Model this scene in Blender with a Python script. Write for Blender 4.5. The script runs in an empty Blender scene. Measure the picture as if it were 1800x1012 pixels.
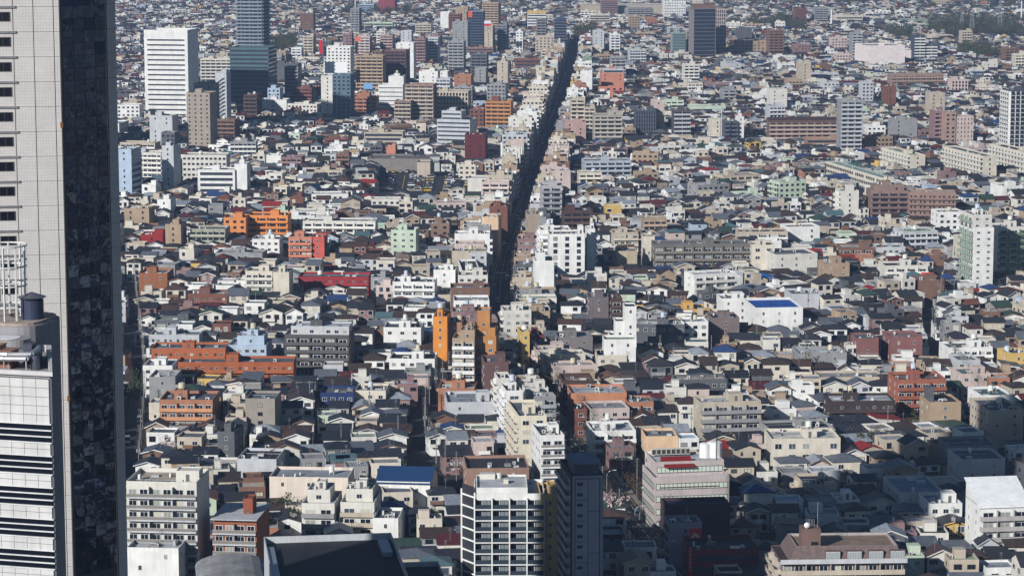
import bpy, math, random
import numpy as np
from mathutils import Vector, Matrix

# ------------------------------------------------------------------ camera, sky, sun, exposure
SC = bpy.context.scene
COL = SC.collection
FPX, CX, CY, HC = 4700.0, 900.0, 506.0, 185.0       # focal length in photo pixels, image centre, camera height
PITCH = math.atan(714.0 / FPX)
cam = bpy.data.cameras.new('camera'); camo = bpy.data.objects.new('camera', cam); COL.objects.link(camo)
camo.location = (0, 0, HC); camo.rotation_euler = (math.pi / 2 - PITCH, 0, 0)
cam.lens = 36.0 * FPX / 1800.0; cam.sensor_width = 36.0; cam.sensor_fit = 'HORIZONTAL'
cam.clip_start = 1.0; cam.clip_end = 30000.0
SC.camera = camo
SUN_AZ, SUN_EL = math.radians(37), math.radians(24)   # light travels towards +X +Y
ld = Vector((math.sin(SUN_AZ) * math.cos(SUN_EL), math.cos(SUN_AZ) * math.cos(SUN_EL), -math.sin(SUN_EL)))
world = bpy.data.worlds.new('World'); SC.world = world; world.use_nodes = True
wn = world.node_tree; sky = wn.nodes.new('ShaderNodeTexSky'); sky.sky_type = 'NISHITA'; sky.sun_disc = False
sky.sun_elevation = SUN_EL; sky.sun_rotation = math.atan2(-ld.x, -ld.y); sky.altitude = 50
sky.air_density = 1.3; sky.dust_density = 0.2; sky.ozone_density = 5.0
wn.links.new(sky.outputs[0], wn.nodes['Background'].inputs[0]); wn.nodes['Background'].inputs[1].default_value = 0.05
sun = bpy.data.lights.new('sun', 'SUN'); sun.energy = 5.0; sun.angle = math.radians(0.53); sun.color = (1.0, 0.98, 0.96)
suno = bpy.data.objects.new('sun', sun); COL.objects.link(suno); suno.rotation_euler = ld.to_track_quat('-Z', 'Y').to_euler()
suno.location = (-400, -400, 600)
vs = SC.view_settings; vs.view_transform = 'Standard'; vs.look = 'None'; vs.gamma = 1.0; vs.exposure = 0.1; vs.use_curve_mapping = False
SC.render.engine = 'CYCLES'; SC.cycles.use_denoising = True; SC.cycles.max_bounces = 5; SC.cycles.diffuse_bounces = 1
SC.cycles.glossy_bounces = 3; SC.cycles.volume_bounces = 0; SC.cycles.sample_clamp_indirect = 4

def ray(x, y):
    a, b = (x - CX) / FPX, -(y - CY) / FPX
    c, s = math.cos(PITCH), math.sin(PITCH)
    return Vector((a, c + b * s, -s + b * c))
def at_z(x, y, z=0.0):
    d = ray(x, y); t = (z - HC) / d.z
    return Vector((0, 0, HC)) + d * t
def at_Y(x, y, Y):
    d = ray(x, y); return Vector((0, 0, HC)) + d * (Y / d.y)
def proj(p):
    c, s = math.cos(PITCH), math.sin(PITCH)
    z = p[2] - HC; dep = p[1] * c - z * s
    return CX + FPX * p[0] / dep, CY - FPX * (p[1] * s + z * c) / dep, FPX / dep

# ------------------------------------------------------------------ colours and materials
def lin(c):
    return tuple(((v / 255) / 12.92 if v <= 10 else (((v / 255) + 0.055) / 1.055) ** 2.4) for v in c)
PAL = dict(white=(228, 227, 222), offwhite=(213, 209, 199), cream=(210, 201, 184), beige=(186, 174, 156), tan=(168, 146, 122),
  grey=(146, 146, 146), lgrey=(188, 190, 192), dgrey=(92, 94, 98), charcoal=(40, 42, 49), brown=(122, 93, 78), dbrown=(78, 58, 52),
  brick=(120, 78, 64), orange=(200, 112, 50), terra=(166, 116, 90), salmon=(196, 130, 106), pink=(198, 180, 172), maroon=(92, 40, 42),
  red=(146, 42, 38), green=(142, 160, 138), pgreen=(190, 204, 182), dgreen=(54, 76, 66), blue=(44, 68, 112), lblue=(172, 188, 204),
  sky=(134, 196, 230), navy=(34, 42, 66), teal=(82, 108, 114), yellow=(206, 174, 104), mauve=(140, 112, 110), roofgrey=(96, 101, 110),
  roofpale=(146, 152, 160), roofdark=(48, 50, 57), roofbrown=(66, 54, 50), ochre=(180, 126, 74), fgreen=(84, 118, 84), gold=(206, 160, 90))
def C(n):
    return lin(PAL[n]) if isinstance(n, str) else lin(n)
NAMES = dict(white='white', offwhite='off-white', cream='cream', beige='beige', tan='tan', grey='grey', lgrey='pale grey', dgrey='dark grey',
  charcoal='charcoal', brown='brown', dbrown='dark brown', brick='brick-red', orange='orange', terra='terracotta', salmon='salmon',
  pink='pale pink', maroon='maroon', red='red', green='sage green', pgreen='pale green', dgreen='dark green', blue='blue', lblue='pale blue',
  sky='sky-blue', navy='navy', teal='teal', yellow='yellow', mauve='mauve', roofgrey='grey', roofpale='pale grey', roofdark='charcoal',
  roofbrown='brown', ochre='ochre', fgreen='green', gold='ochre yellow')

def new_mat(name, rough=0.8, metal=0.0, spec=0.4):
    m = bpy.data.materials.new(name); m.use_nodes = True
    b = m.node_tree.nodes['Principled BSDF']
    b.inputs['Roughness'].default_value = rough; b.inputs['Metallic'].default_value = metal
    b.inputs['Specular IOR Level'].default_value = spec
    return m, m.node_tree, b
def N(t, typ, **kw):
    n = t.nodes.new(typ)
    for k, v in kw.items(): setattr(n, k, v)
    return n
def col_source(t, src):
    if src == 'obj':
        return N(t, 'ShaderNodeObjectInfo').outputs['Color']
    if src == 'attr':
        return N(t, 'ShaderNodeAttribute', attribute_name='Col').outputs['Color']
    n = N(t, 'ShaderNodeRGB'); n.outputs[0].default_value = (*src, 1); return n.outputs[0]
def wear(t, colsock, lo, hi, scale, stretch=(1, 1, 1), detail=4):
    """multiply a colour by world-space noise between lo and hi (dirt, weathering)"""
    g = N(t, 'ShaderNodeNewGeometry'); mp = N(t, 'ShaderNodeMapping'); mp.inputs['Scale'].default_value = stretch
    t.links.new(g.outputs['Position'], mp.inputs['Vector'])
    nz = N(t, 'ShaderNodeTexNoise'); nz.inputs['Scale'].default_value = scale; nz.inputs['Detail'].default_value = detail
    t.links.new(mp.outputs[0], nz.inputs['Vector'])
    mr = N(t, 'ShaderNodeMapRange'); mr.inputs[1].default_value = 0.3; mr.inputs[2].default_value = 0.7
    mr.inputs[3].default_value = lo; mr.inputs[4].default_value = hi
    t.links.new(nz.outputs['Fac'], mr.inputs[0])
    mx = N(t, 'ShaderNodeVectorMath', operation='SCALE')
    t.links.new(colsock, mx.inputs[0]); t.links.new(mr.outputs[0], mx.inputs['Scale'])
    return mx.outputs[0]
M = {}
def surf(name, src, rough, lo, hi, scale, stretch=(1, 1, 1), spec=0.35, metal=0.0, second=None, bump=0.0):
    m, t, b = new_mat(name, rough, metal, spec)
    s = wear(t, col_source(t, src), lo, hi, scale, stretch)
    if second: s = wear(t, s, *second)
    t.links.new(s, b.inputs['Base Color'])
    if bump:
        nz = N(t, 'ShaderNodeTexNoise'); nz.inputs['Scale'].default_value = 3.0
        g = N(t, 'ShaderNodeNewGeometry'); t.links.new(g.outputs['Position'], nz.inputs['Vector'])
        bp = N(t, 'ShaderNodeBump'); bp.inputs['Strength'].default_value = bump; bp.inputs['Distance'].default_value = 0.05
        t.links.new(nz.outputs['Fac'], bp.inputs['Height']); t.links.new(bp.outputs[0], b.inputs['Normal'])
    M[name] = m
    return m
streak = (0.88, 1.03, 1.3, (1, 1, 0.09))
surf('painted_wall', 'obj', 0.85, 0.86, 1.05, 0.25, second=streak)
surf('painted_wall_mass', 'attr', 0.85, 0.82, 1.08, 0.35, second=streak)
surf('flat_roof', 'obj', 0.8, 0.62, 1.12, 0.22, second=(0.8, 1.08, 1.6))
surf('roof_tile', 'obj', 0.55, 0.7, 1.15, 0.9, (1, 1, 1), 0.45, second=(0.82, 1.1, 5.0), bump=0.5)
surf('metal', 'obj', 0.45, 0.85, 1.05, 0.8, metal=0.5)
surf('paint', 'obj', 0.35, 0.93, 1.03, 1.0, spec=0.5)
surf('asphalt', lin((50, 52, 58)), 0.9, 0.75, 1.15, 0.08, second=(0.85, 1.1, 1.3))
surf('lane_ground', lin((48, 49, 52)), 0.9, 0.6, 1.2, 0.05, second=(0.7, 1.15, 0.7))
surf('paving', lin((140, 132, 124)), 0.9, 0.75, 1.1, 0.2, second=(0.85, 1.1, 2.0))
surf('road_paint', lin((225, 225, 220)), 0.8, 0.7, 1.0, 0.9)
surf('road_paint_yellow', lin((215, 165, 60)), 0.8, 0.7, 1.0, 0.9)
surf('bark', lin((70, 56, 46)), 0.95, 0.7, 1.2, 2.0)
surf('leaf', 'obj', 0.7, 0.55, 1.45, 0.8, second=(0.6, 1.4, 4.0))
surf('leaf_mass', 'attr', 0.7, 0.6, 1.4, 0.5)
def glass(name, src, rough=0.12):
    m, t, b = new_mat(name, rough, 0.0, 0.6)
    t.links.new(col_source(t, src), b.inputs['Base Color']); M[name] = m
glass('window_glass', 'obj'); glass('window_glass_mass', 'attr')
surf('frame_white', lin((205, 205, 202)), 0.5, 0.95, 1.02, 1.0)
surf('railing_panel', lin((128, 122, 114)), 0.4, 0.9, 1.05, 1.0)
surf('frame_dark', lin((62, 58, 56)), 0.45, 0.95, 1.02, 1.0)

# ------------------------------------------------------------------ mesh helper
class MB:
    def __init__(s): s.v, s.f, s.m = [], [], []
    def face(s, pts, m=0):
        n = len(s.v); s.v.extend(pts); s.f.append(tuple(range(n, n + len(pts)))); s.m.append(m)
    def box(s, x0, x1, y0, y1, z0, z1, m=0, bottom=False):
        if x0 > x1: x0, x1 = x1, x0
        if y0 > y1: y0, y1 = y1, y0
        n = len(s.v)
        s.v += [(x0, y0, z0), (x1, y0, z0), (x1, y1, z0), (x0, y1, z0), (x0, y0, z1), (x1, y0, z1), (x1, y1, z1), (x0, y1, z1)]
        fs = [(0, 1, 5, 4), (1, 2, 6, 5), (2, 3, 7, 6), (3, 0, 4, 7), (4, 5, 6, 7)]
        if bottom: fs.append((3, 2, 1, 0))
        for q in fs: s.f.append(tuple(n + i for i in q)); s.m.append(m)
    def cyl(s, x, y, z0, z1, r0, r1=None, n=10, m=0, cap=True):
        r1 = r0 if r1 is None else r1; k = len(s.v)
        for z, r in ((z0, r0), (z1, r1)):
            for i in range(n):
                a = 2 * math.pi * i / n; s.v.append((x + r * math.cos(a), y + r * math.sin(a), z))
        for i in range(n):
            j = (i + 1) % n; s.f.append((k + i, k + j, k + n + j, k + n + i)); s.m.append(m)
        if cap: s.f.append(tuple(k + n + i for i in range(n))); s.m.append(m)
    def tube(s, p, q, r, n=5, m=0, r2=None):
        p, q = Vector(p), Vector(q); d = q - p
        if d.length < 1e-6: return
        mt = d.to_track_quat('Z', 'Y').to_matrix(); k = len(s.v); r2 = r if r2 is None else r2
        for c, rr in ((p, r), (q, r2)):
            for i in range(n):
                a = 2 * math.pi * i / n; s.v.append(tuple(c + mt @ Vector((rr * math.cos(a), rr * math.sin(a), 0))))
        for i in range(n):
            j = (i + 1) % n; s.f.append((k + i, k + j, k + n + j, k + n + i)); s.m.append(m)
        s.f.append(tuple(k + n + i for i in range(n))); s.m.append(m)
        s.f.append(tuple(k + n - 1 - i for i in range(n))); s.m.append(m)
    def mesh(s, name, mats):
        me = bpy.data.meshes.new(name); me.from_pydata(s.v, [], s.f)
        for mm in (mats if isinstance(mats, (list, tuple)) else [mats]): me.materials.append(M[mm])
        if any(s.m): me.polygons.foreach_set('material_index', s.m)
        me.update(); return me
def put(name, me, parent=None, loc=(0, 0, 0), rz=0.0, scale=None, color=None):
    o = bpy.data.objects.new(name, me); COL.objects.link(o)
    if parent is not None: o.parent = parent
    o.location = loc
    if rz: o.rotation_euler = (0, 0, rz)
    if scale: o.scale = scale
    if color is not None: o.color = (*color, 1)
    return o
def thing(name, label, cat, loc=(0, 0, 0), rz=0.0, group=None):
    o = put(name, None, None, loc, rz); tag(o, label, cat, group); return o
def tag(o, label=None, cat=None, group=None, kind=None):
    if label: o['label'] = label
    if cat: o['category'] = cat
    if group: o['group'] = group
    if kind: o['kind'] = kind
    return o

# ------------------------------------------------------------------ shared unit pieces
def unit_window(frame):
    b = MB(); t = 0.07
    b.box(-.5, .5, -.06, 0.02, .5 - t, .5, 0, True); b.box(-.5, .5, -.08, 0.02, -.5, -.5 + t, 0, True)
    b.box(-.5, -.5 + t, -.06, 0.02, -.5 + t, .5 - t); b.box(.5 - t, .5, -.06, 0.02, -.5 + t, .5 - t)
    b.box(-.02, .02, -.055, 0.0, -.5 + t, .5 - t)
    b.face([(-.5 + t, -.03, -.5 + t), (.5 - t, -.03, -.5 + t), (.5 - t, -.03, .5 - t), (-.5 + t, -.03, .5 - t)], 1)
    return b.mesh('window', [frame, 'window_glass'])
WIN = [unit_window('frame_white'), unit_window('frame_dark')]
def glass_col(rng):
    r = rng.random()
    if r < .62: return lin((28, 34, 44))
    if r < .8: return lin((70, 78, 86))
    if r < .93: return lin((150, 150, 142))
    return lin((190, 186, 172))
def side_pt(bl, side, u, off):
    x0, x1, y0, y1 = bl; xc, yc = (x0 + x1) / 2, (y0 + y1) / 2
    if side == 0: return (xc + u, y0 - off)
    if side == 1: return (x1 + off, yc + u)
    if side == 2: return (xc - u, y1 + off)
    return (x0 - off, yc - u)
SIDE_RZ = (0, math.pi / 2, math.pi, -math.pi / 2)
def side_len(bl, side): return (bl[1] - bl[0]) if side in (0, 2) else (bl[3] - bl[2])
def side_box(b, bl, side, u0, u1, o0, o1, z0, z1, m=0, bottom=True):
    p, q = side_pt(bl, side, u0, o0), side_pt(bl, side, u1, o1)
    b.box(p[0], q[0], p[1], q[1], z0, z1, m, bottom)
HAZE = 0.0001
# ------------------------------------------------------------------ building generator
FOOT = []            # footprints already taken: (cx, cy, yaw, w, d)
def shell(b, bl, z0, h, par=0.9, m=0):
    """outer walls with a parapet; the roof plane lies par below the rim"""
    x0, x1, y0, y1 = bl; t = 0.22
    if par <= 0.05:
        b.box(x0, x1, y0, y1, z0, h, m); return
    ring = [(x0, y0), (x1, y0), (x1, y1), (x0, y1)]; inn = [(x0 + t, y0 + t), (x1 - t, y0 + t), (x1 - t, y1 - t), (x0 + t, y1 - t)]
    for i in range(4):
        p, q = ring[i], ring[(i + 1) % 4]; pi, qi = inn[i], inn[(i + 1) % 4]
        b.face([(*p, z0), (*q, z0), (*q, h), (*p, h)], m)
        b.face([(*p, h), (*q, h), (*qi, h), (*pi, h)], m)
        b.face([(*pi, h), (*qi, h), (*qi, h - par), (*pi, h - par)], m)
def put_window(root, bl, side, u, z, w, h, rng, near, J, dark=0, col=None):
    if near:
        p = side_pt(bl, side, u, 0.0)
        put('window', WIN[dark], root, (p[0], p[1], z), SIDE_RZ[side], (w, 1, h), col or glass_col(rng))
    else:
        side_box(J, bl, side, u - w / 2, u + w / 2, -0.02, 0.05, z - h / 2, z + h / 2)
def facade(root, bl, side, z0, floors, fh, st, near, rng, o, J):
    L = side_len(bl, side); dark = o.get('dark', 0); bc = C(o['b']) if 'b' in o else tuple(min(.82, v * 1.22 + .015) for v in C(o['wall'])); f0 = o.get('f0', 0)
    if st in 'BG':                                         # balconies / open access galleries
        bays = max(1, round(L / o.get('bay', 5.2))); bw = L / bays; dp = o.get('bd', 1.25)
        b = MB()
        side_box(b, bl, side, -L / 2 + .02, L / 2 - .02, 0.01, dp, -.18, 0)
        ph = 1.1 if not o.get('rail') else .25
        side_box(b, bl, side, -L / 2 + .02, L / 2 - .02, dp - .14, dp + .005, 0, ph)
        for e in (-1, 1): side_box(b, bl, side, e * (L / 2 - .03), e * (L / 2 - .17), 0.01, dp - .14, 0, ph)
        for i in range(1, bays):
            if st == 'B': side_box(b, bl, side, -L / 2 + i * bw - .05, -L / 2 + i * bw + .05, 0.01, dp - .15, 0, fh - .2)
        if o.get('rail'):
            side_box(b, bl, side, -L / 2 + .05, L / 2 - .05, dp - .06, dp - .02, 1.05, 1.12)
            side_box(b, bl, side, -L / 2 + .1, L / 2 - .1, dp - .1, dp - .07, .12, 1.0, 1)
            n = int(L / .45)
            for i in range(n + 1 if near else 0):
                u = -L / 2 + .05 + (L - .1) * i / n; side_box(b, bl, side, u - .02, u + .02, dp - .06, dp - .03, .25, 1.05)
        me = b.mesh('balcony', ['painted_wall', 'railing_panel'])
        for k in range(max(1, f0), floors): put('balcony', me, root, (0, 0, z0 + k * fh), 0, None, bc)
        for k in range(f0, floors):
            for i in range(bays):
                u = -L / 2 + (i + .5) * bw
                if st == 'B':
                    n = 2 if bw > 5.5 else 1
                    for j in range(n):
                        put_window(root, bl, side, u + (j - (n - 1) / 2) * bw / n * .95, z0 + k * fh + 1.08, min(3.2, bw / n * .72), 2.0, rng, near, J, dark)
                else:
                    put_window(root, bl, side, u - bw * .2, z0 + k * fh + 1.02, .9, 2.0, rng, near, J, 1, lin(rng.choice([(90, 80, 74), (120, 118, 112), (70, 72, 78)])))
                    put_window(root, bl, side, u + bw * .22, z0 + k * fh + 1.5, 1.1, .9, rng, near, J, dark)
    elif st in 'Ww':                                       # punched windows
        n = max(1, round(L / o.get('bay', 3.2))) if st == 'W' else max(1, round(L / 7.5))
        ww, wh = o.get('win', (1.65, 1.3))
        if st == 'w': ww = .9
        for k in range(f0, floors):
            for i in range(n):
                if rng.random() < (.05 if st == 'W' else .15): continue
                u = -L / 2 + (i + .5) * L / n
                put_window(root, bl, side, u, z0 + k * fh + fh * .53, min(ww, L / n * .8), wh, rng, near, J, dark)
    elif st == 'R':                                        # ribbon windows, one band per floor
        b = MB(); lo, hi = o.get('rib', (.95, 2.35)); mg = o.get('mg', .5)
        side_box(b, bl, side, -L / 2 + mg, L / 2 - mg, -0.02, 0.03, lo, hi, 1)
        side_box(b, bl, side, -L / 2 + mg, L / 2 - mg, 0.03, 0.12, hi, hi + .12); side_box(b, bl, side, -L / 2 + mg, L / 2 - mg, 0.03, 0.16, lo - .12, lo)
        n = max(2, int((L - 2 * mg) / o.get('mul', 1.8)))
        for i in range(n + 1):
            u = -L / 2 + mg + (L - 2 * mg) * i / n; side_box(b, bl, side, u - .05, u + .05, 0.03, 0.09, lo, hi)
        me = b.mesh('window_band', ['frame_dark' if 'wc' in o else 'painted_wall', 'window_glass'])
        me2 = me
        for k in range(f0, floors):
            ob = put('window_band', me2, root, (0, 0, z0 + k * fh), 0, None, lin(o.get('wc', (58, 64, 76))))
    elif st == 'Z':                                        # zigzag outside stair
        b = MB(); ru = min(4.6, L * .7)
        side_box(b, bl, side, -ru / 2 - .6, ru / 2 + .6, 0.01, 1.5, -.15, 0)
        p = [side_pt(bl, side, u, of) for u in (-ru / 2, ru / 2) for of in (.25, 1.45)]
        s = .95
        for a, c in (((p[0], p[1]), (p[2], p[3])),):
            b.face([(*a[0], 0), (*a[1], 0), (*c[1], fh), (*c[0], fh)]); b.face([(*a[1], 0), (*c[1], fh), (*c[1], fh + s), (*a[1], s)])
            b.face([(*c[0], fh - .2), (*c[1], fh - .2), (*a[1], -.2), (*a[0], -.2)])
        me = b.mesh('stair', 'painted_wall')
        for k in range(floors - 1): put('stair', me, root, (0, 0, z0 + k * fh + .05), 0, None, C(o.get('b', 'lgrey')))
    elif st == 'F':                                        # projecting white grid, deep dark bays
        bays = max(1, round(L / o.get('bay', 6))); bw = L / bays; dp = 1.3
        b = MB(); side_box(b, bl, side, -L / 2, L / 2, 0.01, dp, -.15, .12)
        for i in range(bays + 1):
            u = -L / 2 + i * bw; side_box(b, bl, side, max(-L / 2, u - .16), min(L / 2, u + .16), 0.01, dp - .005, .12, fh - .15)
        me = b.mesh('bay_frame', 'painted_wall')
        r = MB(); side_box(r, bl, side, -L / 2 + .2, L / 2 - .2, dp - .3, dp - .26, .12, 1.15); side_box(r, bl, side, -L / 2 + .2, L / 2 - .2, dp - .33, dp - .23, 1.15, 1.22)
        rm = r.mesh('balustrade', 'window_glass')
        for k in range(max(f0, 1), floors):
            put('bay_frame', me, root, (0, 0, z0 + k * fh), 0, None, bc)
            put('balustrade', rm, root, (0, 0, z0 + k * fh), 0, None, lin((52, 62, 72)))
            for i in range(bays):
                u = -L / 2 + (i + .5) * bw
                put_window(root, bl, side, u - bw * .27, z0 + k * fh + 1.15, bw * .36, 2.1, rng, near, J, 1, lin((20, 24, 32)))
                put_window(root, bl, side, u + bw * .2, z0 + k * fh + 1.15, bw * .5, 2.1, rng, near, J, 1, lin((120, 130, 134)))
    elif st == 'C':                                        # curtain glass
        n = max(2, int(L / 1.8)); b = MB(); side_box(b, bl, side, -L / 2 + .25, L / 2 - .25, -.02, .04, .45, fh - .06, 1)
        for i in range(n + 1):
            u = -L / 2 + .25 + (L - .5) * i / n; side_box(b, bl, side, u - .06, u + .06, .04, .16, .3, fh)
        me = b.mesh('curtain_glazing', ['frame_dark', 'window_glass'])
        for k in range(f0, floors): put('curtain_glazing', me, root, (0, 0, z0 + k * fh), 0, None, lin(o.get('gl', (34, 44, 60))))
    elif st == 'V':                                        # vertical piers between narrow window slots
        n = max(3, int(L / o.get('bay', 2.6))); b = MB(); zt = floors * fh - .6
        for i in range(n + 1):
            u = -L / 2 + L * i / n; side_box(b, bl, side, max(-L / 2, u - .35), min(L / 2, u + .35), 0.01, .45, .5, zt)
        put('pier_screen', b.mesh('pier_screen', 'painted_wall'), root, (0, 0, z0), 0, None, bc)
        for k in range(f0, floors):
            for i in range(n): put_window(root, bl, side, -L / 2 + (i + .5) * L / n, z0 + k * fh + fh * .5, L / n * .5, fh * .62, rng, False, J, 1)
def rooftop(root, bl, z, rng, o, near):
    x0, x1, y0, y1 = bl; w, d = x1 - x0, y1 - y0
    p = o.get('p')
    if p is None and rng.random() < .6: p = (rng.uniform(.1, .6), 0, rng.uniform(2.4, 3.2))
    if p:
        pw = min(4.5, w * .4) if not p[1] else (p[1] - p[0]) * w; px = x0 + .3 + p[0] * w; px = min(px, x1 - pw - .3); ph = p[2]
        pd = min(5.0, d * .45); py = y0 + d * (.3 if len(p) < 4 else p[3])
        b = MB(); shell(b, (px, px + pw, py, py + pd), z, z + ph, .25); b.face([(px + .2, py + .2, z + ph - .25), (px + pw - .2, py + .2, z + ph - .25), (px + pw - .2, py + pd - .2, z + ph - .25), (px + .2, py + pd - .2, z + ph - .25)])
        ob = put('penthouse', b.mesh('penthouse', 'painted_wall'), root, (0, 0, 0), 0, None, C(o.get('pc', o['wall'])))
        if near: put('door', WIN[1], ob, (px + pw * .5, py, z + 1.05), 0, (.9, 1, 1.9), lin((110, 112, 112)))
        z2 = z + ph - .25; tx, ty = px + pw / 2, py + pd / 2
    else: z2 = z; tx, ty = x0 + w * rng.uniform(.25, .75), y0 + d * .6
    if o.get('t', rng.random() < .3):
        b = MB(); r = rng.uniform(.8, 1.2)
        for a in (-.6, .6):
            for c in (-.6, .6): b.box(tx + a - .06, tx + a + .06, ty + c - .06, ty + c + .06, z2, z2 + .7)
        b.cyl(tx, ty, z2 + .7, z2 + 2.3, r, None, 12); b.cyl(tx, ty, z2 + 2.3, z2 + 2.55, r, .3, 12)
        put('water_tank', b.mesh('water_tank', 'paint'), root, (0, 0, 0), 0, None, lin(rng.choice([(222, 222, 214), (205, 196, 170), (196, 206, 214)])))
    for _ in range(o.get('ac', rng.randint(1, 4))):
        ax, ay = rng.uniform(x0 + .8, x1 - 1.2), rng.uniform(y0 + .8, y1 - 1.2)
        put('ac_unit', AC_MESH, root, (ax, ay, z), rng.choice((0, math.pi / 2)), (rng.uniform(.9, 1.6),) * 3, lin(rng.choice([(205, 204, 196), (170, 172, 174), (222, 222, 218)])))
    for _ in range(rng.randint(1, 3)):
        if w < 6 or d < 6: break
        hw, hd = rng.uniform(.5, 1.3), rng.uniform(.5, 1.6); ax, ay = rng.uniform(x0 + 1.6, x1 - 2), rng.uniform(y0 + 2, y1 - 2.5)
        b = MB(); b.box(ax - hw, ax + hw, ay - hd, ay + hd, z, z + rng.uniform(.25, .7)); put('roof_hatch', b.mesh('roof_hatch', 'flat_roof'), root, (0, 0, 0), 0, None, C(rng.choice(['lgrey', 'grey', 'offwhite'])))
    if near and rng.random() < .6:
        b = MB(); yy = y0 + d * rng.uniform(.3, .7); b.tube((x0 + .5, yy, z + .25), (x1 - .5, yy, z + .25), .1, 6); xx = x0 + w * rng.uniform(.2, .8); b.tube((xx, y0 + .5, z + .22), (xx, yy, z + .22), .09, 6)
        put('roof_pipe', b.mesh('roof_pipe', 'metal'), root, (0, 0, 0), 0, None, lin((160, 164, 168)))
    if near and rng.random() < .5:
        b = MB(); ax, ay = tx + rng.uniform(-1, 1), ty; b.tube((ax, ay, z2), (ax, ay, z2 + 4.2), .05, 5)
        for q in (2.9, 3.4, 3.9): b.tube((ax - .7, ay, z2 + q), (ax + .7, ay, z2 + q), .03, 4)
        put('antenna', b.mesh('antenna', 'metal'), root, (0, 0, 0), 0, None, lin((170, 170, 170)))
def ac_mesh():
    b = MB(); b.box(-.45, .45, -.2, .2, .12, .95, 0, True); b.box(-.4, -.3, -.18, .18, 0, .12); b.box(.3, .4, -.18, .18, 0, .12)
    n = len(b.v)
    for i in range(10):
        a = 2 * math.pi * i / 10; b.v.append((-.08 + .3 * math.cos(a), -.205, .53 + .3 * math.sin(a)))
    b.f.append(tuple(n + i for i in range(10))); b.m.append(1)
    return b.mesh('ac_unit', ['paint', 'frame_dark'])
AC_MESH = ac_mesh()
def building(nm, label, cat, cx, cy, yaw, w, d, floors, wall, styles='BwwN', o=None, seed=0, group=None):
    """styles: front, right, left, back"""
    o = dict(o or {}); o.setdefault('wall', wall); rng = random.Random(seed * 7919 + 13)
    fh = o.get('fh', 2.95); h = floors * fh + o.get('par', .9)
    near = cy < 1330
    root = thing(nm, label, cat, (cx, cy, 0), yaw, group)
    FOOT.append((cx, cy, yaw, w, d))
    bl = (-w / 2, w / 2, -d / 2, d / 2); J = MB()
    b = MB(); shell(b, bl, 0, h, o.get('par', .9)); put('wall', b.mesh('wall', 'painted_wall'), root, (0, 0, 0), 0, None, C(wall))
    zr = h - o.get('par', .9)
    b = MB(); b.face([(bl[0] + .2, bl[2] + .2, zr), (bl[1] - .2, bl[2] + .2, zr), (bl[1] - .2, bl[3] - .2, zr), (bl[0] + .2, bl[3] - .2, zr)])
    rc = o.get('r', rng.choice(['roofgrey', 'roofpale', 'grey', 'roofdark', 'beige', 'lgrey', 'teal', 'green', 'brown', 'roofgrey']))
    if o.get('gable') is None: put('roof', b.mesh('roof', 'flat_roof'), root, (0, 0, 0), 0, None, C(rc))
    else:
        b = MB(); rise = o['gable']; gab = roof_faces(b, bl, h - .3, rise, .5, o.get('gtype', 'gx')); put('roof', b.mesh('roof', o.get('rm', 'roof_tile')), root, (0, 0, 0), 0, None, C(rc))
        if gab:
            gb = MB()
            for q in gab: gb.face(q)
            put('gable_wall', gb.mesh('gable_wall', 'painted_wall'), root, (0, 0, 0), 0, None, C(wall))
    for side, st in zip((0, 1, 3, 2), styles):
        if st != 'N': facade(root, bl, side, 0, floors, fh, st, near, rng, o, J)
    up = o.get('up')
    if up:                                                  # (floors, x0 fraction, x1 fraction, y0 fraction, y1 fraction, styles)
        for (uf, a0, a1, c0, c1, ust) in (up if isinstance(up, list) else [up]):
            ub = (bl[0] + a0 * w, bl[0] + a1 * w, bl[2] + c0 * d, bl[2] + c1 * d); uz = zr + .01; uh = uz + uf * fh + .7
            b = MB(); shell(b, ub, uz, uh, .6)
            ob = put('upper_storey', b.mesh('upper_storey', 'painted_wall'), root, (0, 0, 0), 0, None, C(o.get('upc', wall)))
            b = MB(); b.face([(ub[0] + .2, ub[2] + .2, uh - .6), (ub[1] - .2, ub[2] + .2, uh - .6), (ub[1] - .2, ub[3] - .2, uh - .6), (ub[0] + .2, ub[3] - .2, uh - .6)])
            put('upper_roof', b.mesh('upper_roof', 'flat_roof'), root, (0, 0, 0), 0, None, C(rc))
            for side, st in zip((0, 1, 3), ust):
                if st != 'N': facade(root, ub, side, uz, uf, fh, st, near, rng, dict(o, f0=0), J)
            if o.get('ptop', True): rooftop(root, ub, uh - .6, rng, dict(o, p=o.get('p2', (.3, 0, 2.4))), near)
    elif o.get('gable') is None and not o.get('bare'): rooftop(root, bl, zr, rng, o, near)
    if J.v:
        j = put('window_glazing', J.mesh('window_glazing', 'window_glass'), root, (0, 0, 0), 0, None, lin((36, 40, 52))); j['kind'] = 'stuff'
    return root, bl, h
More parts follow.
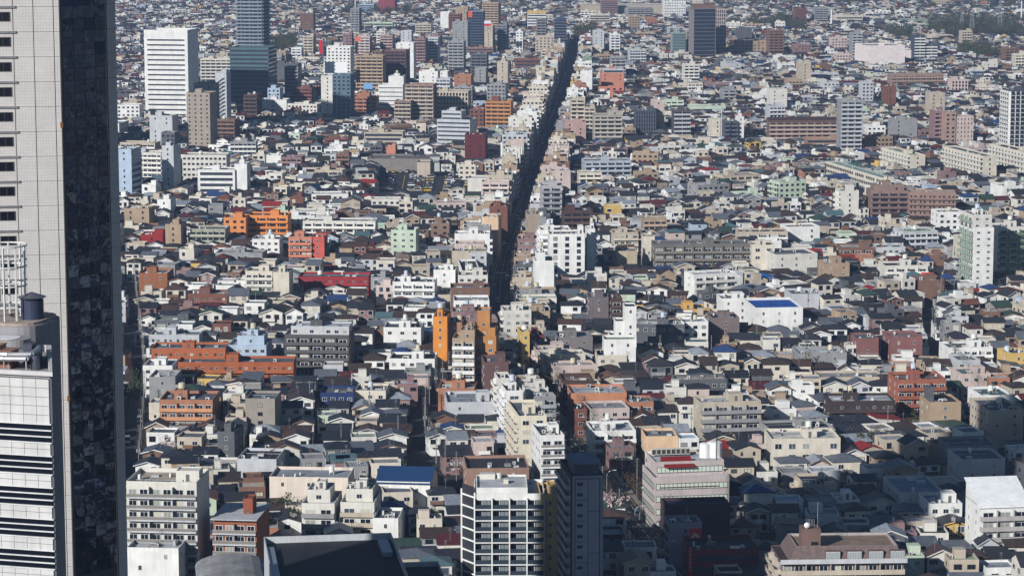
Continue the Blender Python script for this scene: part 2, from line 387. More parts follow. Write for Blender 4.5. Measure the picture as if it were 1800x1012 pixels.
def roof_faces(b, bl, z, rise, ov, typ, m=0, wallm=None):
    """gable along x (gx), along y (gy), hip (hp) or shed roof (sh) with thickness and eaves"""
    x0, x1, y0, y1 = bl; X0, X1, Y0, Y1 = x0 - ov, x1 + ov, y0 - ov, y1 + ov; t = .2; xc, yc = (x0 + x1) / 2, (y0 + y1) / 2
    def slab(pts):
        lo = [(p[0], p[1], p[2] - t) for p in pts]; n = len(pts); b.face(pts, m); b.face(lo[::-1], m)
        for i in range(n): j = (i + 1) % n; b.face([lo[i], lo[j], pts[j], pts[i]], m)
    if typ == 'gx':
        dz = rise * ov / ((y1 - y0) / 2)
        slab([(X0, Y0, z - dz), (X1, Y0, z - dz), (X1, yc, z + rise), (X0, yc, z + rise)]); slab([(X1, Y1, z - dz), (X0, Y1, z - dz), (X0, yc, z + rise), (X1, yc, z + rise)])
        gab = [[(x0, y1, z), (x0, y0, z), (x0, yc, z + rise - t)], [(x1, y0, z), (x1, y1, z), (x1, yc, z + rise - t)]]
    elif typ == 'gy':
        dz = rise * ov / ((x1 - x0) / 2)
        slab([(X0, Y1, z - dz), (X0, Y0, z - dz), (xc, Y0, z + rise), (xc, Y1, z + rise)]); slab([(X1, Y0, z - dz), (X1, Y1, z - dz), (xc, Y1, z + rise), (xc, Y0, z + rise)])
        gab = [[(x0, y0, z), (x1, y0, z), (xc, y0, z + rise - t)], [(x1, y1, z), (x0, y1, z), (xc, y1, z + rise - t)]]
    elif typ == 'hp':
        w, d = X1 - X0, Y1 - Y0
        if w > d: r0, r1 = (X0 + d / 2, yc, z + rise), (X1 - d / 2, yc, z + rise)
        else: r0, r1 = (xc, Y0 + w / 2, z + rise), (xc, Y1 - w / 2, z + rise)
        e = [(X0, Y0, z), (X1, Y0, z), (X1, Y1, z), (X0, Y1, z)]
        if w > d: fs = [[e[0], e[1], r1, r0], [e[1], e[2], r1], [e[2], e[3], r0, r1], [e[3], e[0], r0]]
        else: fs = [[e[0], e[1], r0], [e[1], e[2], r1, r0], [e[2], e[3], r1], [e[3], e[0], r0, r1]]
        for q in fs: b.face(q, m)
        for i in range(4):
            p, q = e[i], e[(i + 1) % 4]; b.face([(p[0], p[1], z - t), (q[0], q[1], z - t), q, p], m)
        b.face([(p[0], p[1], z - t) for p in e[::-1]], m); gab = []
    else:
        slab([(X0, Y0, z), (X1, Y0, z), (X1, Y1, z + rise), (X0, Y1, z + rise)])
        gab = [[(x0, y1, z), (x0, y0, z), (x0, y1, z + rise - t)], [(x1, y0, z), (x1, y1, z), (x1, y1, z + rise - t)], [(x1, y1, z), (x0, y1, z), (x0, y1, z + rise - t), (x1, y1, z + rise - t)]]
    return gab
def lm(nm, label, cat, xl, xr, yt, floors, d, yaw, wall, styles='BwwN', seed=0, **o):
    """a landmark from its picture: front face between columns xl and xr, its top edge on row yt, floors give the height"""
    fh = o.get('fh', 2.95); h = floors * fh + o.get('par', .9)
    p = at_z((xl + xr) / 2, yt, h); q = proj(p); w = (xr - xl) / q[2] / max(.5, math.cos(math.radians(yaw)))
    a = math.radians(yaw); c = (p.x - math.sin(a) * d / 2, p.y + math.cos(a) * d / 2)
    return building(nm, label, cat, c[0], c[1], a, w, d, floors, wall, styles, o, seed or int(xl * 31 + yt))
# ------------------------------------------------------------------ landmark buildings, far to near
def L(kind, label, xl, xr, yt, floors, d, yaw, wall, styles='BwwN', **o):
    nm, cat = kind
    return lm(nm, label, cat, xl, xr, yt, floors, d, yaw, wall, styles, **o)
AP = ('apartment_block', 'apartment block'); OF = ('office_building', 'office building'); TW = ('residential_tower', 'tower'); SH = ('school_building', 'school')
HA = ('hall', 'hall'); SB = ('shop_building', 'shop building'); WH = ('warehouse', 'warehouse')
# far band, near the twin dark towers
L(OF, 'tall white office slab with thin dark window bands and a notched top', 252, 330, 53, 17, 30, -9, 'white', 'RNNN', fh=3.85, rib=(1.6, 2.5), mg=2.5, par=6, bare=1, mul=4)
L(TW, 'very tall grey residential tower striped with pale balconies, rising from a teal podium', 415, 460, -22, 33, 28, -8, (112, 124, 134), 'BBBN', b=(138, 148, 156), bay=7, bare=1)
L(OF, 'wide teal podium block at the foot of the very tall tower', 403, 472, 84, 15, 30, -8, 'teal', 'RRRN', fh=3.4, bare=1)
L(AP, 'long cream housing slab beside the tall white office slab', 352, 408, 103, 9, 12, -4, 'cream', 'BwwN', b='offwhite')
L(AP, 'short cream slab stepping down from the long cream housing slab', 404, 430, 122, 8, 12, -4, 'cream', 'BwwN', b='white')
L(AP, 'taupe tower with paired small windows standing in front of the tall white office slab', 327, 369, 163, 14, 16, -12, (158, 146, 134), 'WNNN', win=(1.1, 1.1), bay=3.8)
L(AP, 'grey block with outside stairs between the taupe tower and the cream slab', 340, 376, 147, 13, 14, -10, 'grey', 'wZNN')
L(AP, 'stepped pale grey stair tower behind the taupe tower', 378, 398, 128, 14, 12, -10, 'lgrey', 'ZwNN')
L(AP, 'pale grey block with one column of balconies near the taupe tower', 262, 303, 203, 9, 14, -10, 'lgrey', 'wNNN')
L(SB, 'narrow dark-fronted block with white side walls below the pale grey block', 283, 307, 233, 7, 12, -9, 'dgrey', 'WNNN', dark=1)
L(SB, 'pale building with white frieze just past the black glass skyscraper', 205, 245, 184, 5, 14, -3, 'white', 'WNNN', dark=1)
L(OF, 'pale blue-white office with dark glazed lower front beside the black glass skyscraper', 204, 231, 262, 9, 16, -13, 'lblue', 'wRNN', fh=3.4)
L(AP, 'tall pale slab with a single window column above the white hospital', 284, 305, 256, 10, 12, -14, 'lgrey', 'wNNN')
L(AP, 'white block with stacked balconies behind the pale single-column slab', 250, 284, 268, 7, 12, -12, 'offwhite', 'BZNN')
L(OF, 'upper white hospital wing with rows of square windows', 320, 398, 272, 6, 14, -3, 'offwhite', 'WNNN', fh=3.3, bay=2.6, t=True)
L(OF, 'front white hospital wing with dark ribbons and a zigzag stair', 347, 413, 298, 5, 14, -3, 'white', 'RNNN', fh=3.3, mg=1.5)
L(OF, 'blank white stair tower at the end of the white hospital', 412, 434, 288, 6, 14, -3, 'white', 'NNNN', fh=3.3, t=True)
L(AP, 'brown brick apartment block in the shade of the taupe tower', 378, 413, 210, 6, 13, -10, 'brown', 'BNNN')
L(AP, 'dark red-brown block wedged behind the brown brick apartments', 428, 452, 166, 7, 14, -10, 'dbrown', 'BwNN')
L(AP, 'orange-brick block with white balcony ends in the mid-rise cluster', 512, 548, 154, 6, 12, -10, 'brick', 'BZNN')
L(OF, 'wide dark grey windowless block with brown end in the mid-rise cluster', 478, 524, 112, 6, 16, -8, 'dgrey', 'NNNN', fh=3.5)
L(OF, 'white shop block with a small brown awning below the dark grey block', 456, 504, 175, 5, 14, -6, 'white', 'wNNN')
L(AP, 'pale blue-grey twin-core block behind the white awning shop block', 470, 492, 155, 7, 12, -8, 'lblue', 'WNNN')
L(AP, 'slim white apartment tower with stepped balconies beside the teal-topped tower', 564, 587, 133, 12, 16, -14, 'offwhite', 'wZNN')
L(OF, 'slate block with a teal top storey under the big white billboard', 584, 616, 131, 13, 16, -8, (92, 112, 128), 'WNNN', dark=1)
L(OF, 'broad white office with rows of small windows beside the red banner', 568, 616, 82, 12, 16, -9, 'white', 'WNNN', bay=3.6)
L(AP, 'tan tower whose balconies fill only the half nearer the avenue', 625, 673, 98, 12, 16, -7, 'tan', 'BwNN', bay=5)
L(AP, 'purple-brown tower with dark balconies next to the tan tower', 676, 714, 88, 13, 16, -10, (112, 86, 84), 'BwNN', b=(96, 74, 74))
L(AP, 'narrow white slab standing behind the purple-brown tower', 698, 727, 75, 13, 12, -8, 'white', 'wNNN')
L(OF, 'blank white studio block with thin dark slots below the purple-brown tower', 665, 708, 149, 7, 16, -6, 'white', 'RNNN', fh=3.4, rib=(1.5, 1.9), up=(2, .38, 1, .3, 1, 'NNN'))
L(AP, 'large mauve-brown terraced apartment block with many balconies and a zigzag stair', 712, 762, 148, 11, 15, -8, (150, 124, 112), 'BZNN', b='beige')
L(AP, 'lower wing of the mauve-brown terraced apartment block', 693, 722, 177, 7, 13, -8, (140, 116, 106), 'BwNN', b='beige')
L(AP, 'stepped orange-brown apartments in front of the blank white studio block', 617, 662, 170, 6, 13, -6, 'terra', 'BwNN', up=(1, .2, .7, .2, .9, 'wNN'))
L(OF, 'broad beige office with close rows of tall windows half in shadow', 762, 823, 160, 7, 18, -7, 'beige', 'VRNN', fh=3.5, bay=2.4)
L(AP, 'pale grey ziggurat apartments stepping back floor by floor', 768, 826, 210, 7, 16, -16, 'lgrey', 'RwNN', rib=(.9, 1.7), up=(2, .1, .7, .2, .9, 'RNN'))
L(AP, 'orange-brick apartments with red penthouse on a small hill of trees', 853, 898, 178, 8, 14, -8, 'ochre', 'BwNN', p=(.2, .5, 4), pc='brick')
L(AP, 'maroon building with dark gabled rear in front of the grey ziggurat apartments', 817, 853, 236, 7, 14, -6, 'maroon', 'wNNN')
L(OF, 'brick cube with few windows behind the beige office', 798, 828, 132, 5, 14, -8, 'terra', 'wNNN', fh=3.3)
L(OF, 'glassy blue-grey tower with a red sign panel near the avenue head', 820, 849, 20, 15, 16, -8, (110, 122, 138), 'CNNN')
L(AP, 'grey tower with plain front beside the glassy blue-grey tower', 795, 822, 38, 13, 16, -8, 'grey', 'wNNN')
L(AP, 'slim beige tower crowned by a white and red hoarding', 851, 866, 46, 11, 14, -9, 'beige', 'wZNN')
L(AP, 'grey balconied tower next to the slim beige tower', 874, 891, 44, 11, 14, -9, (120, 122, 128), 'BNNN')
L(AP, 'tan tower with a wide dark flank behind the slim beige tower', 848, 876, 5, 13, 18, -10, 'tan', 'BNNN')
L(OF, 'long low brown office with two window rows below the beige tower', 818, 867, 84, 4, 13, -4, (146, 112, 98), 'RNNN')
L(OF, 'white cube sign box on a grey rooftop far off', 774, 790, 21, 9, 10, -6, 'white', 'NNNN', bare=1)
L(OF, 'red-purple apartment cube far behind the mid-rise cluster', 665, 694, 0, 7, 16, -8, (150, 70, 78), 'WNNN', bay=4)
L(OF, 'blue-grey slatted office next to the red-purple cube', 629, 657, 8, 5, 16, -6, 'lblue', 'RNNN')
L(AP, 'beige slab with three balcony rows behind the mid-rise cluster', 730, 758, 42, 6, 12, -6, 'beige', 'BNNN')
L(OF, 'pale factory roofed block with green trim far behind the cluster', 640, 690, 40, 4, 14, -4, 'pgreen', 'RNNN', b='teal')
L(AP, 'white-fronted tower with dark flank behind the avenue cluster', 748, 770, 66, 10, 13, -9, 'lgrey', 'BNNN')
L(AP, 'grey-brown tower with dark flank behind the avenue cluster', 728, 748, 68, 10, 13, -9, 'mauve', 'BNNN')
L(AP, 'pink-brown flats with a salmon sign behind the tan tower', 624, 650, 64, 8, 13, -8, 'pink', 'BZNN')
L(AP, 'pale mauve flats between the salmon-sign flats and the purple-brown tower', 668, 690, 62, 8, 13, -8, (170, 146, 140), 'BNNN')
L(AP, 'tan flats with dark windows near the red banner', 476, 502, 90, 5, 12, -6, 'tan', 'wNNN')
L(AP, 'small white flats with stacked balconies by the tan flats', 512, 530, 84, 6, 10, -8, 'white', 'BNNN')
L(AP, 'orange box shop with dark flank near the avenue cluster', 797, 812, 70, 6, 12, -8, 'terra', 'wNNN')
# far band, around and right of the avenue
L(AP, 'grey half of the twin dark towers at the head of the avenue', 943, 960, 33, 13, 15, -4, (120, 118, 120), 'BNNN')
L(AP, 'navy half of the twin dark towers at the head of the avenue', 974, 995, 33, 15, 15, -3, (66, 72, 92), 'BNNN', b=(90, 94, 110))
L(OF, 'white office with a yellow top band behind the twin dark towers', 927, 960, 24, 7, 12, -3, 'white', 'RNNN', fh=3.4, upc='yellow', up=(1, 0, 1, 0, .5, 'NNN'))
L(AP, 'thin white tower with a dark balcony column in front of the avenue head', 907, 919, 55, 10, 12, -5, 'white', 'WNNN', dark=1, bay=3)
L(AP, 'beige block with small square windows below the twin dark towers', 941, 981, 64, 8, 14, -4, 'beige', 'WNNN', bay=4)
L(AP, 'pale beige block beside the avenue with three balcony rows', 951, 990, 87, 7, 13, -4, (190, 178, 160), 'BwNN')
L(OF, 'long brick-red low building in two halves near the twin dark towers', 905, 968, 104, 4, 12, -3, 'brick', 'RNNN', fh=3.2)
L(TW, 'dark glass office tower with a striped beige lower half and brown crown', 1220, 1258, 15, 14, 30, 6, (120, 112, 110), 'CVVN', fh=3.9, up=(1, .1, 1, .1, .9, 'NNN'), upc='brown', ptop=False)
L(OF, 'vertical-striped wing attached to the dark glass office tower', 1257, 1276, 16, 13, 26, 6, (172, 156, 148), 'VVNN', fh=3.9, bay=2.0, bare=1)
L(OF, 'broad striped beige podium at the foot of the dark glass office tower', 1207, 1262, 54, 7, 14, 6, (170, 156, 148), 'VwwN', fh=3.9, bay=3.2, bare=1)
L(OF, 'grey-green glazed block standing by the dark glass office tower', 1182, 1206, 58, 9, 14, 5, (150, 160, 158), 'CNNN', gl=(90, 110, 116))
L(AP, 'cream stepped flats below the dark glass office tower', 1205, 1223, 68, 6, 12, 5, 'cream', 'wwNN')
L(AP, 'pale blue-white flats beside the cream stepped flats', 1242, 1258, 72, 6, 12, 6, 'lblue', 'BNNN')
L(HA, 'vast pale exhibition hall with a grey end wall far beyond the houses', 1030, 1185, 10, 4, 60, 6, 'beige', 'NNNN', fh=4.5, r='offwhite')
L(OF, 'white multi-wing block rising behind the vast pale exhibition hall', 1168, 1206, -2, 8, 20, 6, 'white', 'WNNN', fh=3.6)
L(AP, 'grey apartment slab behind the exhibition hall', 1057, 1086, 0, 9, 14, 4, 'mauve', 'BNNN')
L(AP, 'teal-roofed cream flats below the exhibition hall', 1037, 1072, 26, 6, 16, 4, 'cream', 'RwNN', r='teal')
L(AP, 'grey stepped flats with many dark windows in front of the exhibition hall', 1105, 1148, 14, 6, 20, 12, 'grey', 'BBBN')
L(AP, 'broad tan slab with dark windows behind the small houses', 1295, 1352, 72, 6, 14, 7, 'tan', 'WwwN', bay=4.5)
L(AP, 'plain grey flats with stair flank by the avenue head', 1043, 1062, 54, 9, 13, 3, 'lgrey', 'wZNN')
L(AP, 'white flats with a dark balcony column beside the plain grey flats', 1073, 1090, 60, 8, 13, 3, 'white', 'BNNN')
L(AP, 'cream corner block beside the avenue head', 1037, 1057, 82, 5, 14, 3, 'cream', 'wwNN')
L(AP, 'grey gabled flats with blue roof on the avenue', 1025, 1040, 100, 6, 12, 2, 'green', 'wwNN')
L(AP, 'grey concrete flats with vertical ribs and dark flank', 1074, 1100, 100, 8, 13, 4, 'grey', 'BNNN')
L(OF, 'blank white corner tower of the pink brick complex', 1020, 1041, 125, 8, 12, -4, 'white', 'NNNN')
L(OF, 'pink brick complex with white roof terraces', 1057, 1097, 128, 6, 18, 2, 'salmon', 'wwNN', fh=3.3, upc='lgrey', up=(1, .1, 1, .3, .9, 'RNN'))
L(OF, 'low pink brick wing with four square windows', 1043, 1096, 152, 3, 12, 2, 'salmon', 'WwNN', fh=3.3, bay=5, win=(2.2, 1.6))
L(SB, 'orange box building on the avenue by the pink brick complex', 1010, 1031, 147, 5, 12, 2, 'terra', 'wNNN')
L(SB, 'black box building below the orange box on the avenue', 1008, 1030, 160, 5, 12, 2, 'charcoal', 'NNNN')
L(AP, 'beige apartments with slanted green cornice on the avenue', 1003, 1028, 173, 10, 14, 1, 'beige', 'BwwN', r='teal')
L(AP, 'lower stepped wing of the beige green-cornice apartments', 1027, 1046, 188, 8, 12, 1, 'beige', 'BNNN', r='teal')
L(AP, 'broad grey-beige flats with two green cornices', 1044, 1094, 202, 8, 15, 2, (168, 160, 148), 'BwNN', r='teal', up=(1, .5, 1, .2, 1, 'wNN'))
L(OF, 'dark ribbed glass office with a beige back', 1118, 1153, 193, 7, 14, 4, (76, 80, 90), 'VwNN', bay=1.8)
L(AP, 'tall pink-beige stair block behind the dark ribbed office', 1148, 1168, 176, 9, 12, 6, 'pink', 'wwNN')
L(AP, 'black-brown flats with white balconies by the pale green factory', 1185, 1214, 193, 8, 13, 5, (84, 78, 82), 'BNNN', b='lgrey')
L(AP, 'pale green flats beside the pink-beige stair block', 1170, 1202, 176, 4, 12, 5, 'pgreen', 'BwNN')
L(WH, 'long pale green factory with a flat roof and a window row', 1213, 1276, 186, 2, 16, 4, 'pgreen', 'RRRN', fh=4.2, r='lgrey', ac=0, p=(0, .05, 1))
L(AP, 'pinkish-brown flats by the avenue below the green cornices', 992, 1030, 214, 6, 14, 2, (178, 148, 142), 'wwwN')
L(AP, 'white flats with a dark flank near the steel mast', 1251, 1272, 210, 6, 14, 6, 'cream', 'wNNN')
L(AP, 'slim white stair tower near the steel mast', 1297, 1308, 205, 7, 10, 6, 'white', 'wNNN')
L(AP, 'charcoal flats between the white flats and the slim stair tower', 1273, 1297, 213, 6, 14, 6, (80, 84, 96), 'BNNN')
# far band, right
L(OF, 'big blush-white store with stepped blank walls and two dark notches', 1523, 1592, 80, 5, 40, 10, (232, 220, 216), 'NNNN', fh=4.6, ac=8)
L(OF, 'lower stepped annex of the blush-white store', 1590, 1618, 88, 3, 28, 10, (232, 222, 218), 'NNNN', fh=4.6)
L(AP, 'dark flats with white balcony stripes behind the blush-white store', 1608, 1627, 62, 10, 15, 8, (70, 74, 88), 'BNNN', b='white')
L(AP, 'lower dark flats with white balcony stripes beside the store', 1628, 1648, 77, 7, 14, 8, (80, 84, 94), 'BNNN', b='white')
L(AP, 'grey balconied slab among far trees', 1432, 1456, 14, 8, 14, 8, 'grey', 'BNNN')
L(AP, 'red-brown slab among far trees', 1398, 1418, 15, 8, 14, 8, 'brick', 'WNNN')
L(AP, 'brown apartment tower with dark flank beside far trees', 1352, 1378, 53, 10, 16, 8, 'brown', 'BBNN')
L(AP, 'low brown flats with close windows below the brown tower', 1397, 1426, 78, 5, 13, 8, 'mauve', 'WNNN')
L(AP, 'peach and white flats in a far terrace', 1462, 1490, 66, 6, 13, 8, 'pink', 'WNNN')
L(AP, 'striped grey tower with white balconies beyond the peach flats', 1498, 1516, 58, 10, 13, 8, 'grey', 'BwNN', b='lgrey')
L(OF, 'cream institute with flat wings far off', 1470, 1517, 28, 4, 20, 8, 'cream', 'RwwN', fh=3.6)
L(HA, 'long low grey-green depot far off', 1590, 1665, 36, 2, 40, 8, 'green', 'NNNN', fh=4)
L(AP, 'long dark-brown apartment slab with purple-brown roof and six balcony rows', 1352, 1473, 212, 6, 13, 3, (128, 102, 96), 'BwwN', b=(186, 164, 150), gable=2.2, r='dbrown', gtype='gx')
L(AP, 'tall grey apartment tower with a curved zigzag stair down its middle', 1479, 1516, 176, 13, 15, 5, (150, 150, 152), 'BZwN', b='lgrey')
L(AP, 'white cube with six black windows beside the long dark-brown slab', 1525, 1557, 221, 4, 12, 6, 'white', 'WwwN', bay=3.6, dark=1)
L(OF, 'plain grey box with few windows behind the white cube', 1569, 1613, 209, 6, 14, 6, 'grey', 'wwwN')
L(AP, 'mauve tower with a dark balcony column between the grey box and blush block', 1643, 1663, 195, 9, 13, 8, 'mauve', 'BNNN')
L(AP, 'beige-brown tower standing against the mauve tower', 1662, 1681, 197, 9, 13, 8, (166, 140, 126), 'WNNN')
L(OF, 'blush block with four columns of narrow windows', 1681, 1712, 204, 8, 13, 8, 'pink', 'WwwN', win=(.6, 1.5), bay=2.6)
L(TW, 'dark apartment tower gridded by a white frame behind the cream walk-up slabs', 1776, 1812, 158, 15, 18, 8, (70, 74, 86), 'FwFN', b='white', bay=4)
L(AP, 'long low brown school-like block in front of the long dark-brown slab', 1418, 1530, 243, 3, 13, 3, (158, 128, 106), 'RwwN', r='beige')
L(AP, 'cream flats with vertical slots beyond the blush-white store', 1673, 1702, 140, 5, 12, 8, 'pink', 'VNNN')
L(AP, 'long grey-brown terraces with dark galleries behind the red-roofed row', 1566, 1660, 130, 5, 14, 7, (150, 126, 112), 'GwwN')
L(AP, 'cream gallery flats beside the far wood', 1704, 1752, 150, 3, 12, 8, 'cream', 'GwwN')
L(AP, 'white villa block under the far wood', 1732, 1754, 110, 4, 12, 8, 'offwhite', 'wwwN')
L(AP, 'brown flats under the far wood', 1767, 1792, 84, 6, 14, 8, 'brown', 'BwwN')
L(AP, 'cream balconied flats beside the brown flats under the wood', 1785, 1806, 95, 6, 12, 8, 'cream', 'BwwN')
L(AP, 'low terrace of dark red roofs in one long row', 1463, 1570, 146, 2, 11, 3, 'lgrey', 'WwwN', gable=2.0, r='maroon', gtype='gx')
# middle distance, right
L(SH, 'cream school wing with window rows and a green net over its roof', 1550, 1572, 312, 4, 96, 13, 'cream', 'wwWN', fh=3.4, bay=3.0, win=(2.1, 1.7), r=(140, 158, 158))
L(AP, 'cream walk-up slab with end wall, farthest of the three alike slabs', 1600, 1627, 272, 5, 52, 13, 'cream', 'wwBN', b='offwhite')
L(AP, 'cream walk-up slab with end wall, middle of the three alike slabs', 1728, 1753, 274, 6, 66, 13, 'cream', 'wwBN', b='offwhite')
L(AP, 'cream walk-up slab behind the green-balconied slab, last of the three alike slabs', 1806, 1832, 268, 6, 60, 13, 'cream', 'wwBN', b='offwhite')
L(AP, 'brown stepped apartment block joined to the curved gallery block', 1531, 1598, 335, 6, 16, 2, (138, 114, 106), 'BwwN', b=(124, 102, 98), up=(1, .1, .9, .2, .9, 'wNN'))
L(AP, 'long curved brown gallery block with four dark balcony lines', 1598, 1680, 338, 6, 14, -6, (146, 120, 108), 'GwwN', b=(140, 116, 106))
L(AP, 'white corner apartments with balconies down one edge near the curved block', 1478, 1510, 335, 6, 14, 6, 'offwhite', 'wwBN')
L(TW, 'white apartment tower with green bands and a green-sided lift house', 1711, 1748, 400, 10, 18, 10, 'white', 'WwBN', b=(150, 166, 150), win=(1.5, .9), bay=5.5, up=(2, .0, .95, .1, 1, 'WNB'), upc='offwhite')
L(AP, 'green-balconied apartment slab beside the white green-banded tower', 1754, 1812, 398, 9, 14, 8, 'offwhite', 'BwwN', b=(104, 130, 106), bay=4.5)
L(AP, 'white rounded block with red sloped roof above the green-banded tower', 1650, 1696, 372, 5, 14, 8, 'white', 'WwwN')
L(AP, 'white terraced block with flat roofs beside the long school', 1384, 1442, 398, 4, 14, 10, 'white', 'wwwN')
L(AP, 'grey flat block with white balconies near the green roofs', 1588, 1650, 406, 4, 16, 12, 'lgrey', 'BwBN')
L(AP, 'low brown flats with a grey flat roof and two balcony rows', 1479, 1556, 434, 3, 14, 4, 'brown', 'BwwN', r='lgrey', b=(124, 92, 70))
L(AP, 'white two-tone flats next to the low brown flats', 1540, 1592, 434, 3, 13, 5, 'lgrey', 'WwwN')
L(AP, 'charcoal-roofed flats with white railings beside blue hipped roofs', 1556, 1632, 466, 3, 14, 6, 'offwhite', 'BwwN', r='roofdark')
L(SB, 'brown shop with a red and white checkered sign on its roof', 1616, 1662, 492, 3, 14, 6, 'brown', 'wwwN')
L(AP, 'beige flats with a column of small windows near the blue roof', 1450, 1494, 462, 4, 13, 8, 'tan', 'wwwN')
L(AP, 'white hall with grey gable and dark wedge wall', 1362, 1438, 446, 4, 20, 12, 'offwhite', 'wwwN', r='roofgrey')
L(SH, 'long grey three-storey school with balcony rows facing the houses', 1150, 1322, 428, 4, 14, 3, (112, 108, 102), 'BwwN', fh=3.6, b=(128, 122, 114), bay=4.6, rail=1, r='roofgrey', ac=9)
L(SH, 'cream stair end of the long grey school', 1322, 1362, 430, 4, 14, 3, 'cream', 'WwwN', fh=3.6, win=(2.4, 1.6), bay=4.5)
L(OF, 'plain beige box with blue-grey roof beside the long school', 1085, 1120, 441, 4, 14, 2, (184, 170, 144), 'NwwN', r='roofgrey')
L(AP, 'cream flats stacked behind the plain beige box', 1131, 1151, 415, 5, 12, 2, 'cream', 'wwwN')
L(AP, 'tan terraced flats with arched top near the black-roofed house', 1131, 1172, 384, 4, 13, 3, 'tan', 'BwwN')
L(AP, 'beige flats with wide balconies behind the plain beige box', 1078, 1122, 408, 4, 13, 3, 'beige', 'BwwN')
L(SB, 'brown-walled hall with a bright blue roof near the school', 1325, 1362, 488, 2, 12, 4, 'tan', 'wwwN', gable=1.6, r=(36, 96, 170), gtype='hp')
L(HA, 'white swimming hall with a bright blue pool deck on its roof', 1328, 1412, 540, 4, 26, 6, 'white', 'wwwN', fh=3.2, r=(34, 88, 170), par=1.0, bare=1)
L(AP, 'grey stepped flats with glass roof behind the swimming hall', 1392, 1446, 516, 3, 16, 6, 'lgrey', 'NwwN', r='roofgrey')
L(OF, 'long pale blue-grey flats bending along the avenue', 1028, 1110, 282, 5, 16, 6, (170, 176, 184), 'BwwN', b=(176, 184, 192))
L(AP, 'pale pink tower with a blue-grey roof on the avenue', 970, 1003, 300, 6, 16, 4, 'pink', 'wwwN')
L(AP, 'cream galleried flats behind the pale pink tower', 1018, 1058, 303, 4, 13, 4, 'cream', 'BwwN')
L(AP, 'grey and white tower with balconies and a white zigzag stair', 952, 988, 326, 8, 14, 3, (176, 174, 176), 'BZwN', b='grey')
L(OF, 'blank taupe wall block on the avenue above the large white block', 928, 948, 376, 8, 16, 4, (160, 146, 130), 'NwwN')
L(AP, 'chocolate-brown flats behind the large white block', 990, 1042, 370, 6, 14, 3, 'dbrown', 'BwwN')
L(AP, 'large white block with red-brown top storey and balconied flank', 951, 1004, 404, 8, 16, 4, 'white', 'BwBN', upc='maroon')
L(AP, 'large white block with two columns of black windows', 966, 1028, 411, 8, 15, 3, 'white', 'WwwN', bay=6, dark=1, win=(1.9, 1.9), p=(.85, 1, 4))
L(AP, 'narrow white wing with balcony stack beside the large white block', 1032, 1046, 402, 8, 12, 3, 'white', 'NBwN')
L(OF, 'blank white stepped block with panel joints near the avenue', 941, 974, 458, 6, 14, 4, 'white', 'NwNN', fh=3.4, up=(1, .1, .55, .2, .8, 'NNN'))
L(AP, 'white flats by the avenue below the blank white block', 886, 934, 545, 5, 13, 6, 'offwhite', 'WwBN')
# middle distance, left
L(AP, 'bright orange-tiled apartments with square windows beside a balcony wing', 393, 432, 382, 5, 14, -2, (218, 140, 84), 'WNNN', bay=4, dark=1)
L(AP, 'orange-tiled balcony wing with curved white-edged balconies', 434, 506, 378, 5, 14, -3, (222, 140, 76), 'BwNN', b=(216, 136, 72))
L(AP, 'sage-grey apartments with slanting walls below the orange-tiled flats', 334, 396, 402, 4, 14, -4, (158, 158, 140), 'BwNN')
L(SB, 'deep red cube workshop near the leafless trees', 247, 286, 412, 3, 12, -3, 'red', 'wNNN', r='brick')
L(AP, 'peach narrow flats by the deep red cube', 290, 318, 394, 5, 11, -8, 'tan', 'wwNN')
L(AP, 'white sculptural house stepping up like stairs', 276, 300, 350, 4, 11, -8, 'white', 'wNNN')
L(SB, 'tan block with a dark flat roof by the tall glass skyscraper', 218, 262, 366, 4, 14, -5, 'tan', 'wwNN', r='roofdark')
L(AP, 'brown-walled hall with a wide pale flat roof', 244, 294, 480, 4, 16, -3, (150, 96, 64), 'wwNN', r='offwhite')
L(AP, 'salmon apartments with arched balconies below the orange-tiled flats', 507, 548, 416, 5, 13, -4, 'salmon', 'BNNN', b=(206, 128, 100))
L(AP, 'salmon-red stair wing beside the salmon apartments', 546, 570, 416, 5, 12, -4, (196, 92, 76), 'wZNN')
L(AP, 'long white four-storey flats with deep square openings', 532, 660, 388, 4, 13, -3, 'offwhite', 'BwNN', bay=5)
L(AP, 'long low building with red-brown roof behind the long white flats', 566, 672, 374, 2, 12, -3, 'brown', 'wwNN', r='roofbrown')
L(AP, 'pale green flats with a diagonal shadow across the wall', 687, 731, 404, 5, 12, -6, 'pgreen', 'WwNN', bay=4)
L(AP, 'brown flats with paired windows beside the pale green flats', 757, 790, 392, 4, 14, -3, (130, 106, 92), 'WwNN', bay=5)
L(AP, 'mocha terraced flats with three balcony bands near the avenue', 799, 836, 412, 4, 13, -3, (132, 112, 102), 'BwNN', b=(140, 118, 104))
L(AP, 'tall peach slab wall on the avenue with a grey flank', 847, 876, 381, 7, 14, -6, (214, 184, 152), 'NwNN')
L(AP, 'brick-red block behind the tall peach slab on the avenue', 860, 892, 362, 6, 13, -6, 'brick', 'wNNN')
L(AP, 'white low flats with long window rows by the salmon apartments', 443, 491, 420, 4, 14, -3, 'white', 'WwNN')
L(AP, 'cream flats with four balcony rows and a blank end wall', 431, 479, 476, 5, 13, -4, 'cream', 'BNNN', b='offwhite')
L(AP, 'blank cream end block attached to the four-row cream flats', 480, 508, 478, 5, 12, -4, 'cream', 'NwNN')
L(AP, 'long dark red gallery flats with a grey lattice roof', 524, 648, 486, 3, 14, -2, (150, 48, 52), 'GwNN', r='roofgrey', b=(160, 52, 54))
L(AP, 'white modern flats with long horizontal openings', 690, 764, 495, 4, 14, -3, 'white', 'BwNN', b='white')
L(AP, 'white narrow flats behind the white modern flats', 762, 800, 474, 4, 13, -4, 'white', 'wwNN')
